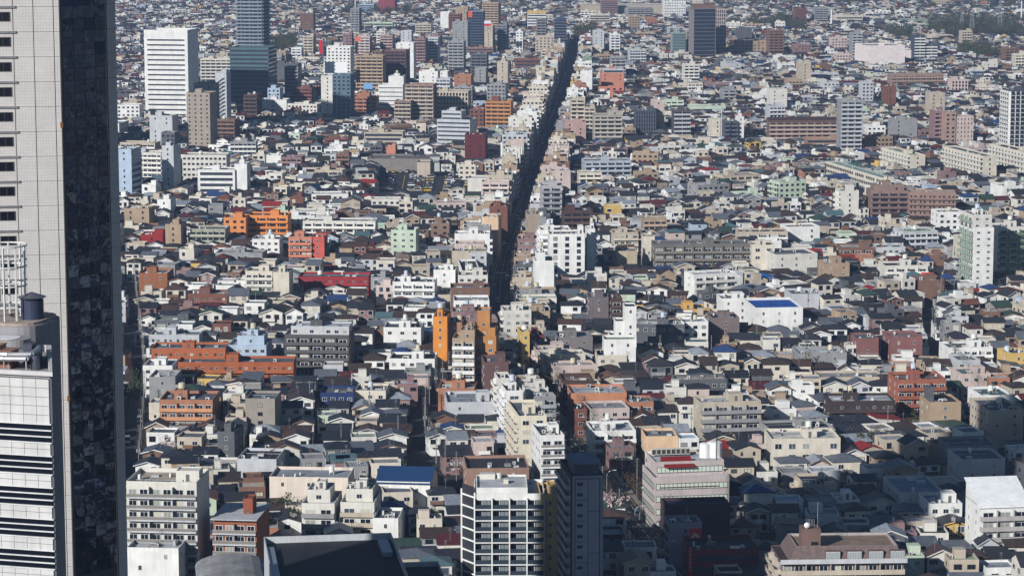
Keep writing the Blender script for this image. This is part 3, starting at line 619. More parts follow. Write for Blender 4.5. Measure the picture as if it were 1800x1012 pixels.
L(AP, 'long white block running back along the avenue', 814, 846, 480, 5, 44, 4, 'white', 'wwWN')
L(AP, 'grey flats with three rows of windows behind the parking lot', 495, 530, 276, 4, 13, -5, 'mauve', 'BwNN')
L(AP, 'white small flats above the grey house rows', 468, 494, 273, 3, 12, -5, 'white', 'wwNN')
L(AP, 'dark-fronted flats with cream edges near the long warehouse', 650, 672, 255, 4, 12, -5, 'dgrey', 'BwNN', b='dgrey')
L(SB, 'orange-pink narrow block near the long warehouse', 679, 695, 258, 4, 11, -5, 'salmon', 'wNNN')
L(AP, 'long beige offices above the long warehouse', 640, 708, 232, 4, 15, -4, 'beige', 'RwNN', r='green')
L(WH, 'long grey warehouse with a ribbed roof beside the parking lot', 645, 757, 279, 2, 30, -2, (132, 126, 120), 'NNNN', fh=3.8, r=(120, 116, 112), ac=0, p=(0, .04, 1))
L(WH, 'blank beige box on the corner of the parking lot', 733, 756, 285, 3, 14, -2, 'beige', 'NNNN', bare=1)
L(WH, 'blank off-white depot box beside the rows of parked cars', 822, 866, 313, 2, 16, -3, 'offwhite', 'NNNN', fh=3.6, bare=1)
L(AP, 'white house with three square windows behind the parking lot', 806, 836, 289, 3, 11, -3, 'cream', 'WNNN')
L(AP, 'brown brick flats far side of the parked cars', 590, 614, 271, 4, 12, -4, 'brown', 'BwNN')
L(AP, 'beige flats in brown trim above the grey house rows', 538, 566, 286, 4, 12, -4, 'charcoal', 'BwNN', b='beige')
# near-middle, left
L(AP, 'upper orange gallery flats with a grey flat roof', 266, 396, 612, 4, 14, 0, (172, 98, 60), 'GwNN', b=(172, 98, 60), r='roofgrey')
L(AP, 'lower orange gallery flats with a grey flat roof and white posts', 312, 516, 636, 3, 13, 0, (166, 92, 56), 'GwNN', b=(172, 98, 60), r='roofgrey')
L(AP, 'white flat-roofed block below the orange gallery flats', 251, 303, 642, 4, 13, -2, 'white', 'WwNN')
L(AP, 'grey concrete block with one side window by the white block', 262, 308, 662, 4, 14, -2, 'grey', 'wBNN')
L(AP, 'peach apartments with a stepped grey roof and iron balconies', 280, 374, 702, 4, 16, -2, 'terra', 'BwNN', b=(206, 150, 112), r='roofgrey')
L(AP, 'low white flats with a red-orange gallery strip', 330, 400, 516, 3, 12, -3, 'brick', 'GwNN', r='lgrey')
L(AP, 'long pale walk-up flats behind the orange gallery flats', 262, 350, 588, 3, 12, -2, 'lgrey', 'GwNN', r='roofgrey')
L(AP, 'white-blue terraced flats beside the orange gallery flats', 400, 468, 606, 4, 16, -3, 'lblue', 'WwNN', r='lgrey', up=(1, .2, .9, .3, .9, 'wNN'))
L(AP, 'grey-framed flats with a dark front and four windows', 431, 483, 700, 5, 14, -4, (150, 142, 132), 'WNNN', bay=7, dark=1, r='roofgrey')
L(AP, 'dark grey apartments with white slatted loft windows', 500, 614, 588, 5, 16, -4, (86, 84, 84), 'BwNN', b=(92, 90, 90), r='lgrey', upc='lgrey', up=(1, .08, .98, .2, .9, 'WNN'))
L(AP, 'white flats with two window columns and a blue-grey roof', 674, 740, 575, 4, 14, -3, 'white', 'WwNN', bay=4.5)
L(AP, 'bright orange corner building with a red steel stair', 761, 786, 556, 7, 12, -5, (216, 140, 62), 'wwNN', r='roofgrey')
L(AP, 'brown slab between the bright orange building and the ochre tower', 786, 812, 566, 6, 12, -5, (160, 118, 98), 'wwNN')
L(AP, 'ochre apartment tower with a rounded top by the avenue', 832, 872, 590, 8, 14, -4, 'ochre', 'WwNN', bay=4.5, up=[(1, .0, .95, .1, .9, 'wNN'), (3, .15, .7, .2, .8, 'wNN')], p2=(.2, .8, 1.6), ptop=False)
L(AP, 'cream balcony column leaning on the ochre apartment tower', 795, 834, 594, 8, 12, -4, 'tan', 'BwNN', b='white', bay=4, up=(1, .35, 1, .1, .9, 'wNN'))
L(AP, 'plum-brown narrow block on the avenue below the ochre tower', 852, 894, 636, 6, 15, 5, (104, 78, 76), 'wwwN')
L(AP, 'white narrow flats on the avenue beside the plum-brown block', 876, 900, 664, 6, 12, 7, 'offwhite', 'wwBN')
L(AP, 'white balcony flats next along the avenue with a black roof', 890, 918, 686, 6, 14, 8, 'white', 'BwBN', r='roofdark')
L(AP, 'cream balcony block with a blue-grey roof on the avenue', 912, 961, 730, 7, 26, 8, (222, 212, 190), 'WwBN', r='roofgrey', bay=5, win=(2.2, 1.5), b='cream')
L(AP, 'bright white six-storey flats with iron balconies on the avenue', 950, 992, 764, 7, 18, 8, 'white', 'BwWN', rail=1)
L(AP, 'long low white offices with a dark flat roof bending at the corner', 684, 764, 630, 3, 14, -3, 'white', 'WwwN', r='roofdark')
L(SB, 'cobalt-blue workshop with a grey roof', 563, 622, 690, 3, 14, -2, (34, 52, 98), 'WwNN', r='roofgrey')
L(SB, 'cream workshop with three windows beside the cobalt-blue one', 623, 678, 686, 3, 14, -3, 'cream', 'WwNN', bay=3.6, r=(120, 112, 104))
L(AP, 'peach flat-roofed block with pale roof units near the avenue', 770, 834, 682, 3, 14, -3, 'terra', 'wwNN', r='offwhite')
L(AP, 'low pale flats with a mottled grey roof below the peach block', 786, 874, 706, 3, 20, 4, 'lgrey', 'wwwN', r='roofpale')
# near-middle, right
L(AP, 'tall white house with a sloping shoulder and narrow tower', 1073, 1119, 592, 4, 14, 2, 'white', 'wwwN', up=[(4, .55, 1, .1, .8, 'wNw'), (2, .2, .56, .2, .8, 'wNN')], ptop=False)
L(AP, 'white base block with dark shop windows under the tall sloping white house', 1062, 1118, 596, 5, 10, 2, 'white', 'wwwN', bare=1)
L(AP, 'grey box with a pale flat roof near the yellow house', 981, 1042, 592, 3, 14, 4, (122, 116, 116), 'wwwN', r='roofpale')
L(AP, 'dark brown-grey flats with white zigzag stairs', 1036, 1070, 522, 5, 13, 3, (112, 102, 104), 'wZwN')
L(AP, 'black-brown balconied end beside the zigzag stairs', 1074, 1094, 524, 5, 13, 3, 'dbrown', 'BwwN')
L(SB, 'maroon-framed slim block with pink panels beside the yellow block on the avenue', 933, 957, 590, 4, 12, 8, (120, 62, 66), 'WwwN', bay=3.2)
L(SB, 'yellow slim block on the avenue', 917, 931, 583, 5, 12, 8, 'yellow', 'wwwN', r='fgreen')
L(SB, 'long terracotta hall with a grey flat roof and blank wall', 1004, 1102, 690, 3, 16, 4, (190, 130, 98), 'NwwN', fh=3.5, r='lgrey')
L(SB, 'dark brown shop block with large panes behind the terracotta hall', 990, 1044, 668, 4, 14, 5, 'dbrown', 'WwwN', win=(2, 1.7), bay=4)
L(AP, 'peach flats with dark balconies beside the terracotta hall', 1103, 1149, 706, 3, 12, 3, 'terra', 'BwwN', b='brown')
L(AP, 'small white house with a row of solar panels on its roof', 1051, 1102, 624, 3, 12, 3, 'cream', 'WwwN', r='navy')
L(SB, 'rust-brown house with three windows facing the plank-roof shop', 1010, 1032, 718, 3, 10, 6, 'brick', 'WwwN')
L(AP, 'white flats with a dark window strip near the pink house', 1200, 1245, 565, 4, 12, 4, 'white', 'WwwN', dark=1)
L(SB, 'ochre-walled long house with grey roof', 1186, 1248, 543, 2, 13, 4, 'gold', 'BwwN', r='roofgrey')
L(AP, 'grey-brown flats by the swimming hall', 1252, 1300, 558, 4, 14, 5, (120, 108, 106), 'wwwN', r='navy')
L(AP, 'white flats with a sharp white fin near the swimming hall', 1268, 1318, 524, 4, 13, 5, 'white', 'wwwN')
L(AP, 'chestnut brick flats with a rounded corner', 1566, 1622, 592, 4, 15, 5, (134, 92, 88), 'wwwN', r='mauve')
L(AP, 'slim chestnut brick flats beside the rounded chestnut flats', 1507, 1545, 594, 4, 13, 5, (128, 88, 84), 'wwwN')
L(AP, 'terracotta brick apartments with arched balconies', 1577, 1664, 666, 4, 15, 5, (156, 96, 76), 'BwwN', b=(150, 90, 72), p=(.3, .5, 3.2), pc=(150, 84, 70))
L(AP, 'black and brown gallery flats with white rails', 1459, 1574, 704, 3, 14, 3, (64, 54, 54), 'GwwN', b=(70, 58, 58), r='lgrey')
L(AP, 'long grey walk-up flats with three small gables in front', 1441, 1554, 662, 2, 13, 3, 'beige', 'WwwN', r='grey')
L(AP, 'bare concrete house with pergola roof', 1404, 1489, 620, 3, 15, 4, 'grey', 'wwwN', r='lgrey')
L(SB, 'yellow house with square windows beyond the side street', 1770, 1812, 620, 3, 12, 8, 'yellow', 'wwwN', r='roofgrey')
L(AP, 'white terraced flats along the side street', 1668, 1746, 610, 3, 14, 7, 'white', 'BwwN')
L(AP, 'tan flats with a chimney-like lift shaft', 1634, 1690, 706, 4, 14, 5, 'tan', 'wwwN', r='roofdark', p=(0, .2, 5), pc='dgrey')
L(AP, 'white roof-terrace flats with glass railings by the side street', 1726, 1782, 694, 4, 16, 8, 'white', 'BwwN', r='teal')
L(AP, 'long beige-grey slab running down the side street', 1738, 1800, 720, 4, 22, 8, 'beige', 'wwWN', r='roofgrey')
L(AP, 'pale pink flats with four windows by the side street', 1690, 1742, 656, 3, 14, 7, 'pink', 'WwwN')
L(AP, 'grey twin-dormer house block by the side street', 1684, 1724, 632, 3, 13, 7, 'lgrey', 'WwwN', r='roofgrey')
# near row
L(AP, 'cream office with two brick-red panels and tall windows', 1356, 1478, 770, 3, 16, 3, 'cream', 'WwwN', fh=3.5, win=(2.4, 1.9), bay=4.2, r='offwhite')
L(AP, 'tan panelled house with blue-grey roof', 1135, 1192, 766, 3, 13, 4, (218, 186, 150), 'NwwN', r='roofgrey')
L(AP, 'white flats with green balcony glass on the avenue bend', 1042, 1118, 756, 3, 16, 6, 'white', 'BwwN', r='lgrey')
L(AP, 'wide flat grey-blue roofed flats deep in shadow', 1582, 1660, 864, 3, 22, 5, 'lgrey', 'wwWN', r=(128, 140, 158))
L(AP, 'white shadowed flats joined to the wide grey-blue roofed ones', 1634, 1692, 884, 3, 14, 5, 'white', 'WwwN', r=(128, 140, 158))
L(AP, 'pale shadowed flats with a red awning', 1690, 1768, 806, 4, 16, 6, 'lgrey', 'wwwN', r='roofgrey')
L(AP, 'grey shadowed flats behind the red-awning flats', 1668, 1756, 782, 3, 14, 6, 'grey', 'wwwN', r='roofgrey')
L(AP, 'small bright white cube house deep in shadow', 1471, 1512, 878, 2, 10, 4, 'white', 'WwwN', p=(.3, .7, 2.6), t=False)
L(AP, 'sky-blue house with small windows', 1758, 1812, 918, 3, 12, 6, 'sky', 'wwwN', r='offwhite', t=False)
L(SB, 'grey shadowed workshop with a sloping skylight roof', 1416, 1472, 850, 2, 15, 8, 'beige', 'NwBN', r='roofdark')
L(AP, 'white flats with glazed roof terraces above the dark flat-roofed hall', 530, 588, 884, 4, 16, -4, 'offwhite', 'BwNN', b='grey', bay=7, up=(1, .1, .8, .3, .9, 'WNN'))
L(AP, 'white flats with slatted tower beside the glazed terraces', 598, 658, 882, 4, 15, -4, 'offwhite', 'BwNN', b='beige', bay=7, up=(1, .1, .9, .3, .9, 'WNN'))
L(AP, 'small white flats stepping down from the glazed terraces', 655, 700, 910, 3, 13, -4, 'white', 'wwNN')
L(AP, 'long cream school hall with a blue-grey roof', 473, 612, 838, 4, 14, -4, (220, 206, 190), 'wwNN', r='roofpale')
L(HA, 'sports hall under a large bright blue roof', 662, 756, 846, 2, 17, -6, 'white', 'wwwN', fh=3.6, gable=3.2, gtype='gx', rm='paint', r=(38, 66, 104))
L(SB, 'grey slab house with a dark roof behind the blue-roofed hall', 416, 486, 806, 3, 16, -5, 'lgrey', 'NwNN', r='roofdark')
L(AP, 'dark stone house with small windows and side stairs', 382, 412, 758, 4, 12, -8, 'dgrey', 'wwNN')
L(AP, 'low brown block with ribbed roof edge behind the white gridded tower', 820, 930, 822, 4, 18, 4, (150, 120, 104), 'wwwN', r='roofdark')
L(AP, 'tan and white slab squeezed beside the black tower', 950, 984, 868, 9, 14, 3, (206, 170, 112), 'wwwN')
# ------------------------------------------------------------------ near hero buildings
def tile_material():
    m, t, b = new_mat('facade_tile', 0.45, 0, .4)
    tc = N(t, 'ShaderNodeTexCoord'); sp = N(t, 'ShaderNodeSeparateXYZ'); t.links.new(tc.outputs['Object'], sp.inputs[0])
    cb = N(t, 'ShaderNodeCombineXYZ'); t.links.new(sp.outputs['X'], cb.inputs['X']); t.links.new(sp.outputs['Z'], cb.inputs['Y'])
    br = N(t, 'ShaderNodeTexBrick', offset=0.0); br.inputs['Scale'].default_value = 1.0; br.inputs['Mortar Size'].default_value = .022
    br.inputs['Brick Width'].default_value = .46; br.inputs['Row Height'].default_value = .5; br.inputs['Mortar Smooth'].default_value = .3
    br.inputs['Color1'].default_value = (*lin((200, 195, 190)), 1); br.inputs['Color2'].default_value = (*lin((194, 189, 184)), 1); br.inputs['Mortar'].default_value = (*lin((172, 167, 165)), 1)
    t.links.new(cb.outputs[0], br.inputs['Vector'])
    t.links.new(wear(t, br.outputs['Color'], .93, 1.04, .2), b.inputs['Base Color']); M['facade_tile'] = m
tile_material()
def mirror_material():
    m, t, b = new_mat('tinted_glass', .03, 1.0, .5); b.inputs['Base Color'].default_value = (.055, .072, .108, 1)
    g = N(t, 'ShaderNodeNewGeometry'); nz = N(t, 'ShaderNodeTexNoise'); nz.inputs['Scale'].default_value = .3; nz.inputs['Detail'].default_value = 2
    t.links.new(g.outputs['Position'], nz.inputs['Vector']); bp = N(t, 'ShaderNodeBump'); bp.inputs['Strength'].default_value = .03; bp.inputs['Distance'].default_value = .5
    t.links.new(nz.outputs['Fac'], bp.inputs['Height']); t.links.new(bp.outputs[0], b.inputs['Normal']); M['tinted_glass'] = m
mirror_material()
def prism(b, poly, z0, z1, m=0):
    n = len(poly)
    for i in range(n):
        p, q = poly[i], poly[(i + 1) % n]; b.face([(*p, z0), (*q, z0), (*q, z1), (*p, z1)], m)
    b.face([(*p, z1) for p in poly], m)
def rel(root_yaw, org, p):
    c, s = math.cos(-root_yaw), math.sin(-root_yaw); dx, dy = p[0] - org[0], p[1] - org[1]; return (dx * c - dy * s, dx * s + dy * c)
# black glass and tile skyscraper
TY = math.radians(10); SS = 1.116; cn = at_Y(116, 506, 430 * SS); ORG = (cn.x, cn.y)
sky_ = thing('skyscraper', 'huge skyscraper with pale tile wall and a tall black mirror glass corner', 'skyscraper', (ORG[0], ORG[1], HC - HC * SS), TY); sky_.scale = (SS, SS, SS)
ga = math.radians(42); GL = 12.3; ge = (GL * math.cos(ga), GL * math.sin(ga))
b = MB(); prism(b, [(-30, .12), (-.04, .12), (ge[0] - .1, ge[1] + .1), (ge[0] - .1, 34), (-30, 34)], 0, 250)
put('wall', b.mesh('wall', 'painted_wall'), sky_, (0, 0, 0), 0, None, lin((62, 60, 62)))
rows = [161.2 + 4.0 * k for k in range(-25, 21)]; cols = [(-.92, 0.0), (-4.12, -.92), (-7.32, -4.12), (-10.52, -7.32), (-13.72, -10.52)]
pm = {}
for (a, c) in cols:
    w = c - a; key = round(w, 2)
    if key not in pm:
        q = MB(); q.box(-w / 2 + .07, w / 2 - .05, 0, .12, .03, 3.97, 0, True); pm[key] = q.mesh('panel', 'facade_tile')
    for z in rows:
        put('panel', pm[key], sky_, ((a + c) / 2, 0, z))
q = MB(); q.box(-30, -13.75, 0, .12, 40, 250); put('panel', q.mesh('panel', 'facade_tile'), sky_)
for z in rows:
    if z > 60:
        put('window', WIN[1], sky_, (-9.0, -.005, z + 2.45), 0, (2.55, 1, 1.5), lin((16, 18, 26)))
        q = MB(); q.box(-11, -6.85, -.22, -.002, z - .18, z + .16, 0, True); put('ledge', q.mesh('ledge', 'metal'), sky_, (0, 0, 0), 0, None, lin((150, 148, 150)))
q = MB(); fr = .55
def gp(t, off=0.0): return (t * math.cos(ga) + off * math.sin(ga), t * math.sin(ga) - off * math.cos(ga))
def gbox(b, t0, t1, o0, o1, z0, z1, m=0):
    P0, P1, P2, P3 = gp(t0, o1), gp(t1, o1), gp(t1, o0), gp(t0, o0)
    for a, c in ((P0, P1), (P1, P2), (P2, P3), (P3, P0)): b.face([(*a, z0), (*c, z0), (*c, z1), (*a, z1)], m)
    b.face([(*P0, z1), (*P1, z1), (*P2, z1), (*P3, z1)], m); b.face([(*P3, z0), (*P2, z0), (*P1, z0), (*P0, z0)], m)
gbox(q, .02, fr, -.1, .14, 40, 250); put('corner_mullion', q.mesh('corner_mullion', 'frame_dark'), sky_)
q = MB(); gbox(q, 10.0, 10.25, -.1, .1, 40, 250); put('corner_mullion', q.mesh('corner_mullion', 'frame_dark'), sky_)
pw = (10.0 - fr) / 4; q = MB(); q.face([(-pw / 2 + .05, 0, .05), (pw / 2 - .05, 0, .05), (pw / 2 - .05, 0, 1.95), (-pw / 2 + .05, 0, 1.95)]); q.face([(-pw / 2 + .05, .04, 1.95), (pw / 2 - .05, .04, 1.95), (pw / 2 - .05, .04, .05), (-pw / 2 + .05, .04, .05)]); gm = q.mesh('glass_pane', 'tinted_glass')
rg = random.Random(9)
for k in range(66):
    for i in range(4):
        p = gp(fr + (i + .5) * pw, .03); o = put('glass_pane', gm, sky_, (p[0], p[1], 71.2 + 2.0 * k)); o.rotation_euler = (rg.gauss(0, .006), 0, ga + rg.gauss(0, .008))
q = MB(); gbox(q, -.0, GL, -.25, -.05, 40, 250); put('glazing_back', q.mesh('glazing_back', 'frame_dark'), sky_)
sw = MB(); sw.box(-1.0, 1.0, 0, .1, .03, 3.97, 0, True); sm = sw.mesh('panel', 'facade_tile')
for z in rows:
    p = gp(11.28, .06); o = put('panel', sm, sky_, (p[0], p[1], z), ga)
for z in (145.8, 101.0):
    q = MB(); q.box(-.25, .2, -.35, -.01, z, z + .9, 0, True); put('marker_lamp', q.mesh('marker_lamp', 'paint'), sky_, (0, 0, 0), 0, None, lin((120, 80, 40)))
FOOT.append((ORG[0] - 16, ORG[1] + 22, TY, 70, 50))
# lower tower in front, banded in tile and dark glass
BY = math.radians(-15); dn = at_Y(90, 653, 330); zD = dn.z; BO = (dn.x, dn.y)
low = thing('office_tower', 'banded office tower of pale tile and black window strips with plant on its roof', 'office tower', (BO[0], BO[1], 0), BY)
rd = (-.428, .90); back = (rd[0] * 20, rd[1] * 20)
b = MB(); poly = [(-26, .1), (-.02, .1), back, (-34, 18)]; prism(b, poly, 0, zD - .9); put('wall', b.mesh('wall', 'painted_wall'), low, (0, 0, 0), 0, None, lin((88, 88, 94)))
b = MB(); po = [(-26, -.3), (.3, -.3), (back[0] + .3, back[1]), (-34, 18)]; pi_ = [(-26, .3), (-.35, .3), (back[0] - .4, back[1] - .3), (-34, 17.5)]
for i in range(3):
    p, r1, pi1, ri1 = po[i], po[i + 1], pi_[i], pi_[i + 1]
    b.face([(*p, zD - .55), (*r1, zD - .55), (*r1, zD), (*p, zD)]); b.face([(*p, zD), (*r1, zD), (*ri1, zD), (*pi1, zD)]); b.face([(*ri1, zD - .9), (*pi1, zD - .9), (*pi1, zD), (*ri1, zD)]); b.face([(*r1, zD - .55), (*p, zD - .55), (*pi1, zD - .55), (*ri1, zD - .55)])
put('parapet', b.mesh('parapet', 'painted_wall'), low, (0, 0, 0), 0, None, lin((196, 194, 192)))
pmx = {}
def bp_(x, z, w, h, y=-.06):
    key = (round(w, 2), round(h, 2))
    if key not in pmx:
        q = MB(); q.box(-w / 2 + .03, w / 2 - .03, 0, .16, .03, h - .03, 0, True); pmx[key] = q.mesh('panel', 'painted_wall')
    put('panel', pmx[key], low, (x, y, z), 0, None, lin((198, 197, 194)))
PWD = 1.78; zt = zD - 1.0
for i in range(7):
    for j in range(5): bp_(-.35 - PWD * (i + .5), zt - 1.15 * (j + 1), PWD, 1.15)
z = zt - 5 * 1.15; k = 0; lb = MB()
led = MB(); led.box(-26, -.12, -.2, .08, -.07, .07, 0, True); ledm = led.mesh('ledge', 'painted_wall'); gs = MB(); gs.box(-26, -.2, .03, .09, .07, .73, 0, True); gsm = gs.mesh('window_strip', 'tinted_glass')
nz = 0
while z > 60:
    nz += 1
    for j in range(3):
        put('window_strip', gsm, low, (0, 0, z - .8 * (j + 1)), 0, None, None)
        put('ledge', ledm, low, (0, 0, z - .8 * j), 0, None, lin((214, 214, 212)))
    put('ledge', ledm, low, (0, 0, z - 2.4), 0, None, lin((214, 214, 212))); z -= 2.4
    for i in range(7):
        for j in range(2): bp_(-.35 - PWD * (i + .5), z - .84 * (j + 1), PWD, .84)
    z -= 1.68
q = MB(); q.box(-34, 0, .1, 18, zD - .92, zD - .9); q2 = MB(); q2.face([(-25.7, .3, zD - .88), (-.4, .3, zD - .88), (back[0] - .5, back[1] - .3, zD - .88), (-33, 17, zD - .88)])
put('roof_deck', q2.mesh('roof_deck', 'flat_roof'), low, (0, 0, 0), 0, None, lin((150, 148, 146)))
def rr(x0, x1, y0, y1, r, n=6):
    out = []
    for cx_, cy_, a0 in ((x1 - r, y0 + r, -90), (x1 - r, y1 - r, 0), (x0 + r, y1 - r, 90), (x0 + r, y0 + r, 180)):
        for i in range(n + 1): a = math.radians(a0 + 90 * i / n); out.append((cx_ + r * math.cos(a), cy_ + r * math.sin(a)))
    return out
zd = zD - .88
b = MB(); dp = rr(-34, -11.3, 19, 30, 3.2); prism(b, dp, 0, zD + 2.0); put('rounded_core', b.mesh('rounded_core', 'painted_wall'), low, (0, 0, 0), 0, None, lin((150, 148, 150)))
b = MB(); prism(b, rr(-33.6, -11.7, 19.4, 29.6, 3.0), zD + 2.0, zD + 2.4); put('core_roof', b.mesh('core_roof', 'flat_roof'), low, (0, 0, 0), 0, None, lin((176, 160, 148)))
b = MB(); prism(b, rr(-17, -10.2, 13.2, 17.6, 2.1), zd, zD + 1.2); put('oval_drum', b.mesh('oval_drum', 'painted_wall'), low, (0, 0, 0), 0, None, lin((150, 148, 148)))
b = MB(); prism(b, rr(-16.4, -11.6, 13.8, 17.0, 1.5), zD + 1.2, zD + 1.26); put('drum_cover', b.mesh('drum_cover', 'paint'), low, (0, 0, 0), 0, None, lin((220, 220, 222)))
b = MB(); b.cyl(-13.7, 24, zD + 2.0, zD + 5.0, 1.55, None, 20); put('navy_cylinder', b.mesh('navy_cylinder', 'paint'), low, (0, 0, 0), 0, None, lin((52, 58, 82)))
b = MB(); b.cyl(-13.7, 24, zD + 5.0, zD + 5.35, 1.2, 1.95, 24, 0, False); b.cyl(-13.7, 24, zD + 5.35, zD + 6.0, 1.95, .1, 24); put('disc_cap', b.mesh('disc_cap', 'metal'), low, (0, 0, 0), 0, None, lin((112, 112, 122)))
for rx in range(6):
    b = MB(); b.cyl(-4.6 - .02 * rx, 5.2 + rx * 1.5, zd, zd + 1.5, .62, None, 12); b.cyl(-4.6, 5.2 + rx * 1.5, zd + 1.5, zd + 1.75, .62, .45, 12, 0); put('fan_unit', b.mesh('fan_unit', 'metal'), low, (-rx * .62, 0, 0), 0, None, lin((88, 90, 104)))
for j in range(2):
    b = MB(); pts = [(-14 - j, 3.4 + j * 1.3), (-8, 3.2 + j * 1.3), (-5.2, 3.8 + j * 1.6), (-5.9 - j * .4, 9 + j)]
    for p, r1 in zip(pts, pts[1:]): b.tube((*p, zd + 1.6 + .3 * j), (*r1, zd + 1.6 + .3 * j), .33, 8)
    for p in pts: b.tube((*p, zd), (*p, zd + 1.6), .1, 6)
    put('pipe_run', b.mesh('pipe_run', 'metal'), low, (0, 0, 0), 0, None, lin((178, 178, 180)))
for j, (x, y, w, d, h, c) in enumerate([(-8.6, 6, 1.6, 2.2, 2.2, (150, 104, 84)), (-10.8, 7.5, 1.3, 2.0, 2.6, (188, 148, 120)), (-12.6, 5.2, 1.5, 3, 1.8, (96, 94, 98)), (-9.6, 10.4, 3.4, 1.6, 1.5, (120, 122, 128)), (-7.4, 9.6, 1.2, 1.4, 2.4, (80, 82, 96))]):
    b = MB(); b.box(x - w / 2, x + w / 2, y - d / 2, y + d / 2, zd, zd + h); b.box(x - w / 2 - .08, x + w / 2 + .08, y - d / 2 - .08, y + d / 2 + .08, zd + h, zd + h + .12, 0, True); put('plant_unit', b.mesh('plant_unit', 'metal'), low, (0, 0, 0), 0, None, lin(c))
for zz, rad in ((zD + 4.2, 2.5), (zD + 7.0, 2.6), (zD + 9.6, 2.7), (zD + 12.4, 2.8)):
    b = MB()
    for i in range(28): a0, a1 = 2 * math.pi * i / 28, 2 * math.pi * (i + 1) / 28; b.tube((-16.9 + rad * math.cos(a0), 23 + rad * math.sin(a0), zz), (-16.9 + rad * math.cos(a1), 23 + rad * math.sin(a1), zz), .13, 5)
    put('steel_ring', b.mesh('steel_ring', 'paint'), low, (0, 0, 0), 0, None, lin((208, 208, 204)))
for i in range(10):
    a = 2 * math.pi * i / 10; b = MB(); b.tube((-16.9 + 2.6 * math.cos(a), 23 + 2.6 * math.sin(a), zD + 2.3), (-16.9 + 2.75 * math.cos(a), 23 + 2.75 * math.sin(a), zD + 12.4), .15, 5); put('steel_post', b.mesh('steel_post', 'paint'), low, (0, 0, 0), 0, None, lin((200, 200, 198)))
FOOT.append((BO[0] - 12, BO[1] + 14, BY, 40, 36))
# another skyscraper, hidden behind the mirror glass one, whose shadow crosses the mid-rise cluster
def side_tower(lab, x, y, w, d, h, col):
    t = thing('skyscraper', lab, 'skyscraper', (x, y, 0), -SUN_AZ)
    b = MB(); b.box(-w / 2, w / 2, -d / 2, d / 2, 0, h); put('wall', b.mesh('wall', 'painted_wall'), t, (0, 0, 0), 0, None, lin(col))
    q = MB(); bl = (-w / 2, w / 2, -d / 2, d / 2)
    for s in range(4): side_box(q, bl, s, -side_len(bl, s) / 2 + 1, side_len(bl, s) / 2 - 1, .01, .12, 0, 1.9)
    gm_ = q.mesh('window_band', 'tinted_glass')
    for k in range(int(h / 4) - 1): put('window_band', gm_, t, (0, 0, 3 + 4 * k))
def u_tower(lab, u0, u1, Y, d, h, col):
    t = math.tan(SUN_AZ); uc = (u0 + u1) / 2; side_tower(lab, uc + Y * t, Y, (u1 - u0) * math.cos(SUN_AZ), d, h, col)
u_tower('grey skyscraper with window bands hidden far behind the mirror glass skyscraper', -1722, -1652, 1830, 24, 142, (150, 150, 152))
# bottom row
def add(root, name, b, mat, col, bl=None): return put(name, b.mesh(name, mat), root, (0, 0, 0), 0, None, lin(col) if isinstance(col, tuple) else C(col))
rt, bl, h = L(AP, 'white balconied apartment block with a roof garden beside the black glass skyscraper', 221, 346, 846, 11, 16, -5, 'offwhite', 'BNNN', b='lgrey', rail=1, bay=6, bd=1.5, r='beige', p=(.65, .98, 3), par=1.1)
g = MB(); rr_ = random.Random(4)
for i in range(420):
    x, y = rr_.uniform(bl[0] + .4, bl[0] + (bl[1] - bl[0]) * .62), rr_.uniform(bl[2] + .3, bl[2] + 3.2); s = rr_.uniform(.12, .3); a = rr_.uniform(0, 3); z = h - 1.0 + rr_.uniform(0, .5)
    g.face([(x - s * math.cos(a), y - s * math.sin(a), z), (x + s * math.cos(a), y + s * math.sin(a), z), (x + s * .2, y - s, z + s * 1.4)])
o = add(rt, 'roof_garden', g, 'leaf', (74, 92, 44)); o['kind'] = 'stuff'
rt, bl, h = L(AP, 'brown apartment block with brick piers and a brick chimney tower', 374, 451, 912, 8, 17, -6, (150, 92, 66), 'BNNN', fh=2.8, b='lgrey', rail=1, bay=4.6, r='offwhite', p=(.58, .8, 5.2), pc=(142, 78, 58), t=False)
b = MB(); b.box(bl[0] - .4, bl[1] + .4, bl[2] - 1.5, bl[3] + .3, h, h + .25, 0, True); add(rt, 'roof_slab', b, 'painted_wall', 'lgrey')
yw = math.radians(8); bm = at_z(576, 942, 30)
rt, bl, h = building('hall', 'large dark flat-roofed hall with a pale deep parapet', 'hall', bm.x + math.sin(yw) * 21, bm.y - math.cos(yw) * 21, yw, 30.5, 42, 8, 'lgrey', 'NNNN', dict(fh=3.6, par=1.6, r='charcoal', bare=1), 44)
x0, x1, y0, y1 = bl
for (a0, a1, c0, c1) in ((x0 + .25, x0 + 2.0, y0 + 2, y1 - 8), (x1 - 3.6, x1 - 1.2, y1 - 17, y1 - 4)):
    b = MB(); b.box(a0, a1, c0, c1, h - 1.6, h - .5); add(rt, 'duct_box', b, 'metal', (150, 156, 170))
rt, bl, h = building('hall_wing', 'low dark wing attached beside the large flat-roofed hall', 'hall wing', bm.x + 22, bm.y - 12, yw, 12, 22, 6, 'lgrey', 'NNNN', dict(fh=3.8, par=1.2, r='charcoal', bare=1), 45)
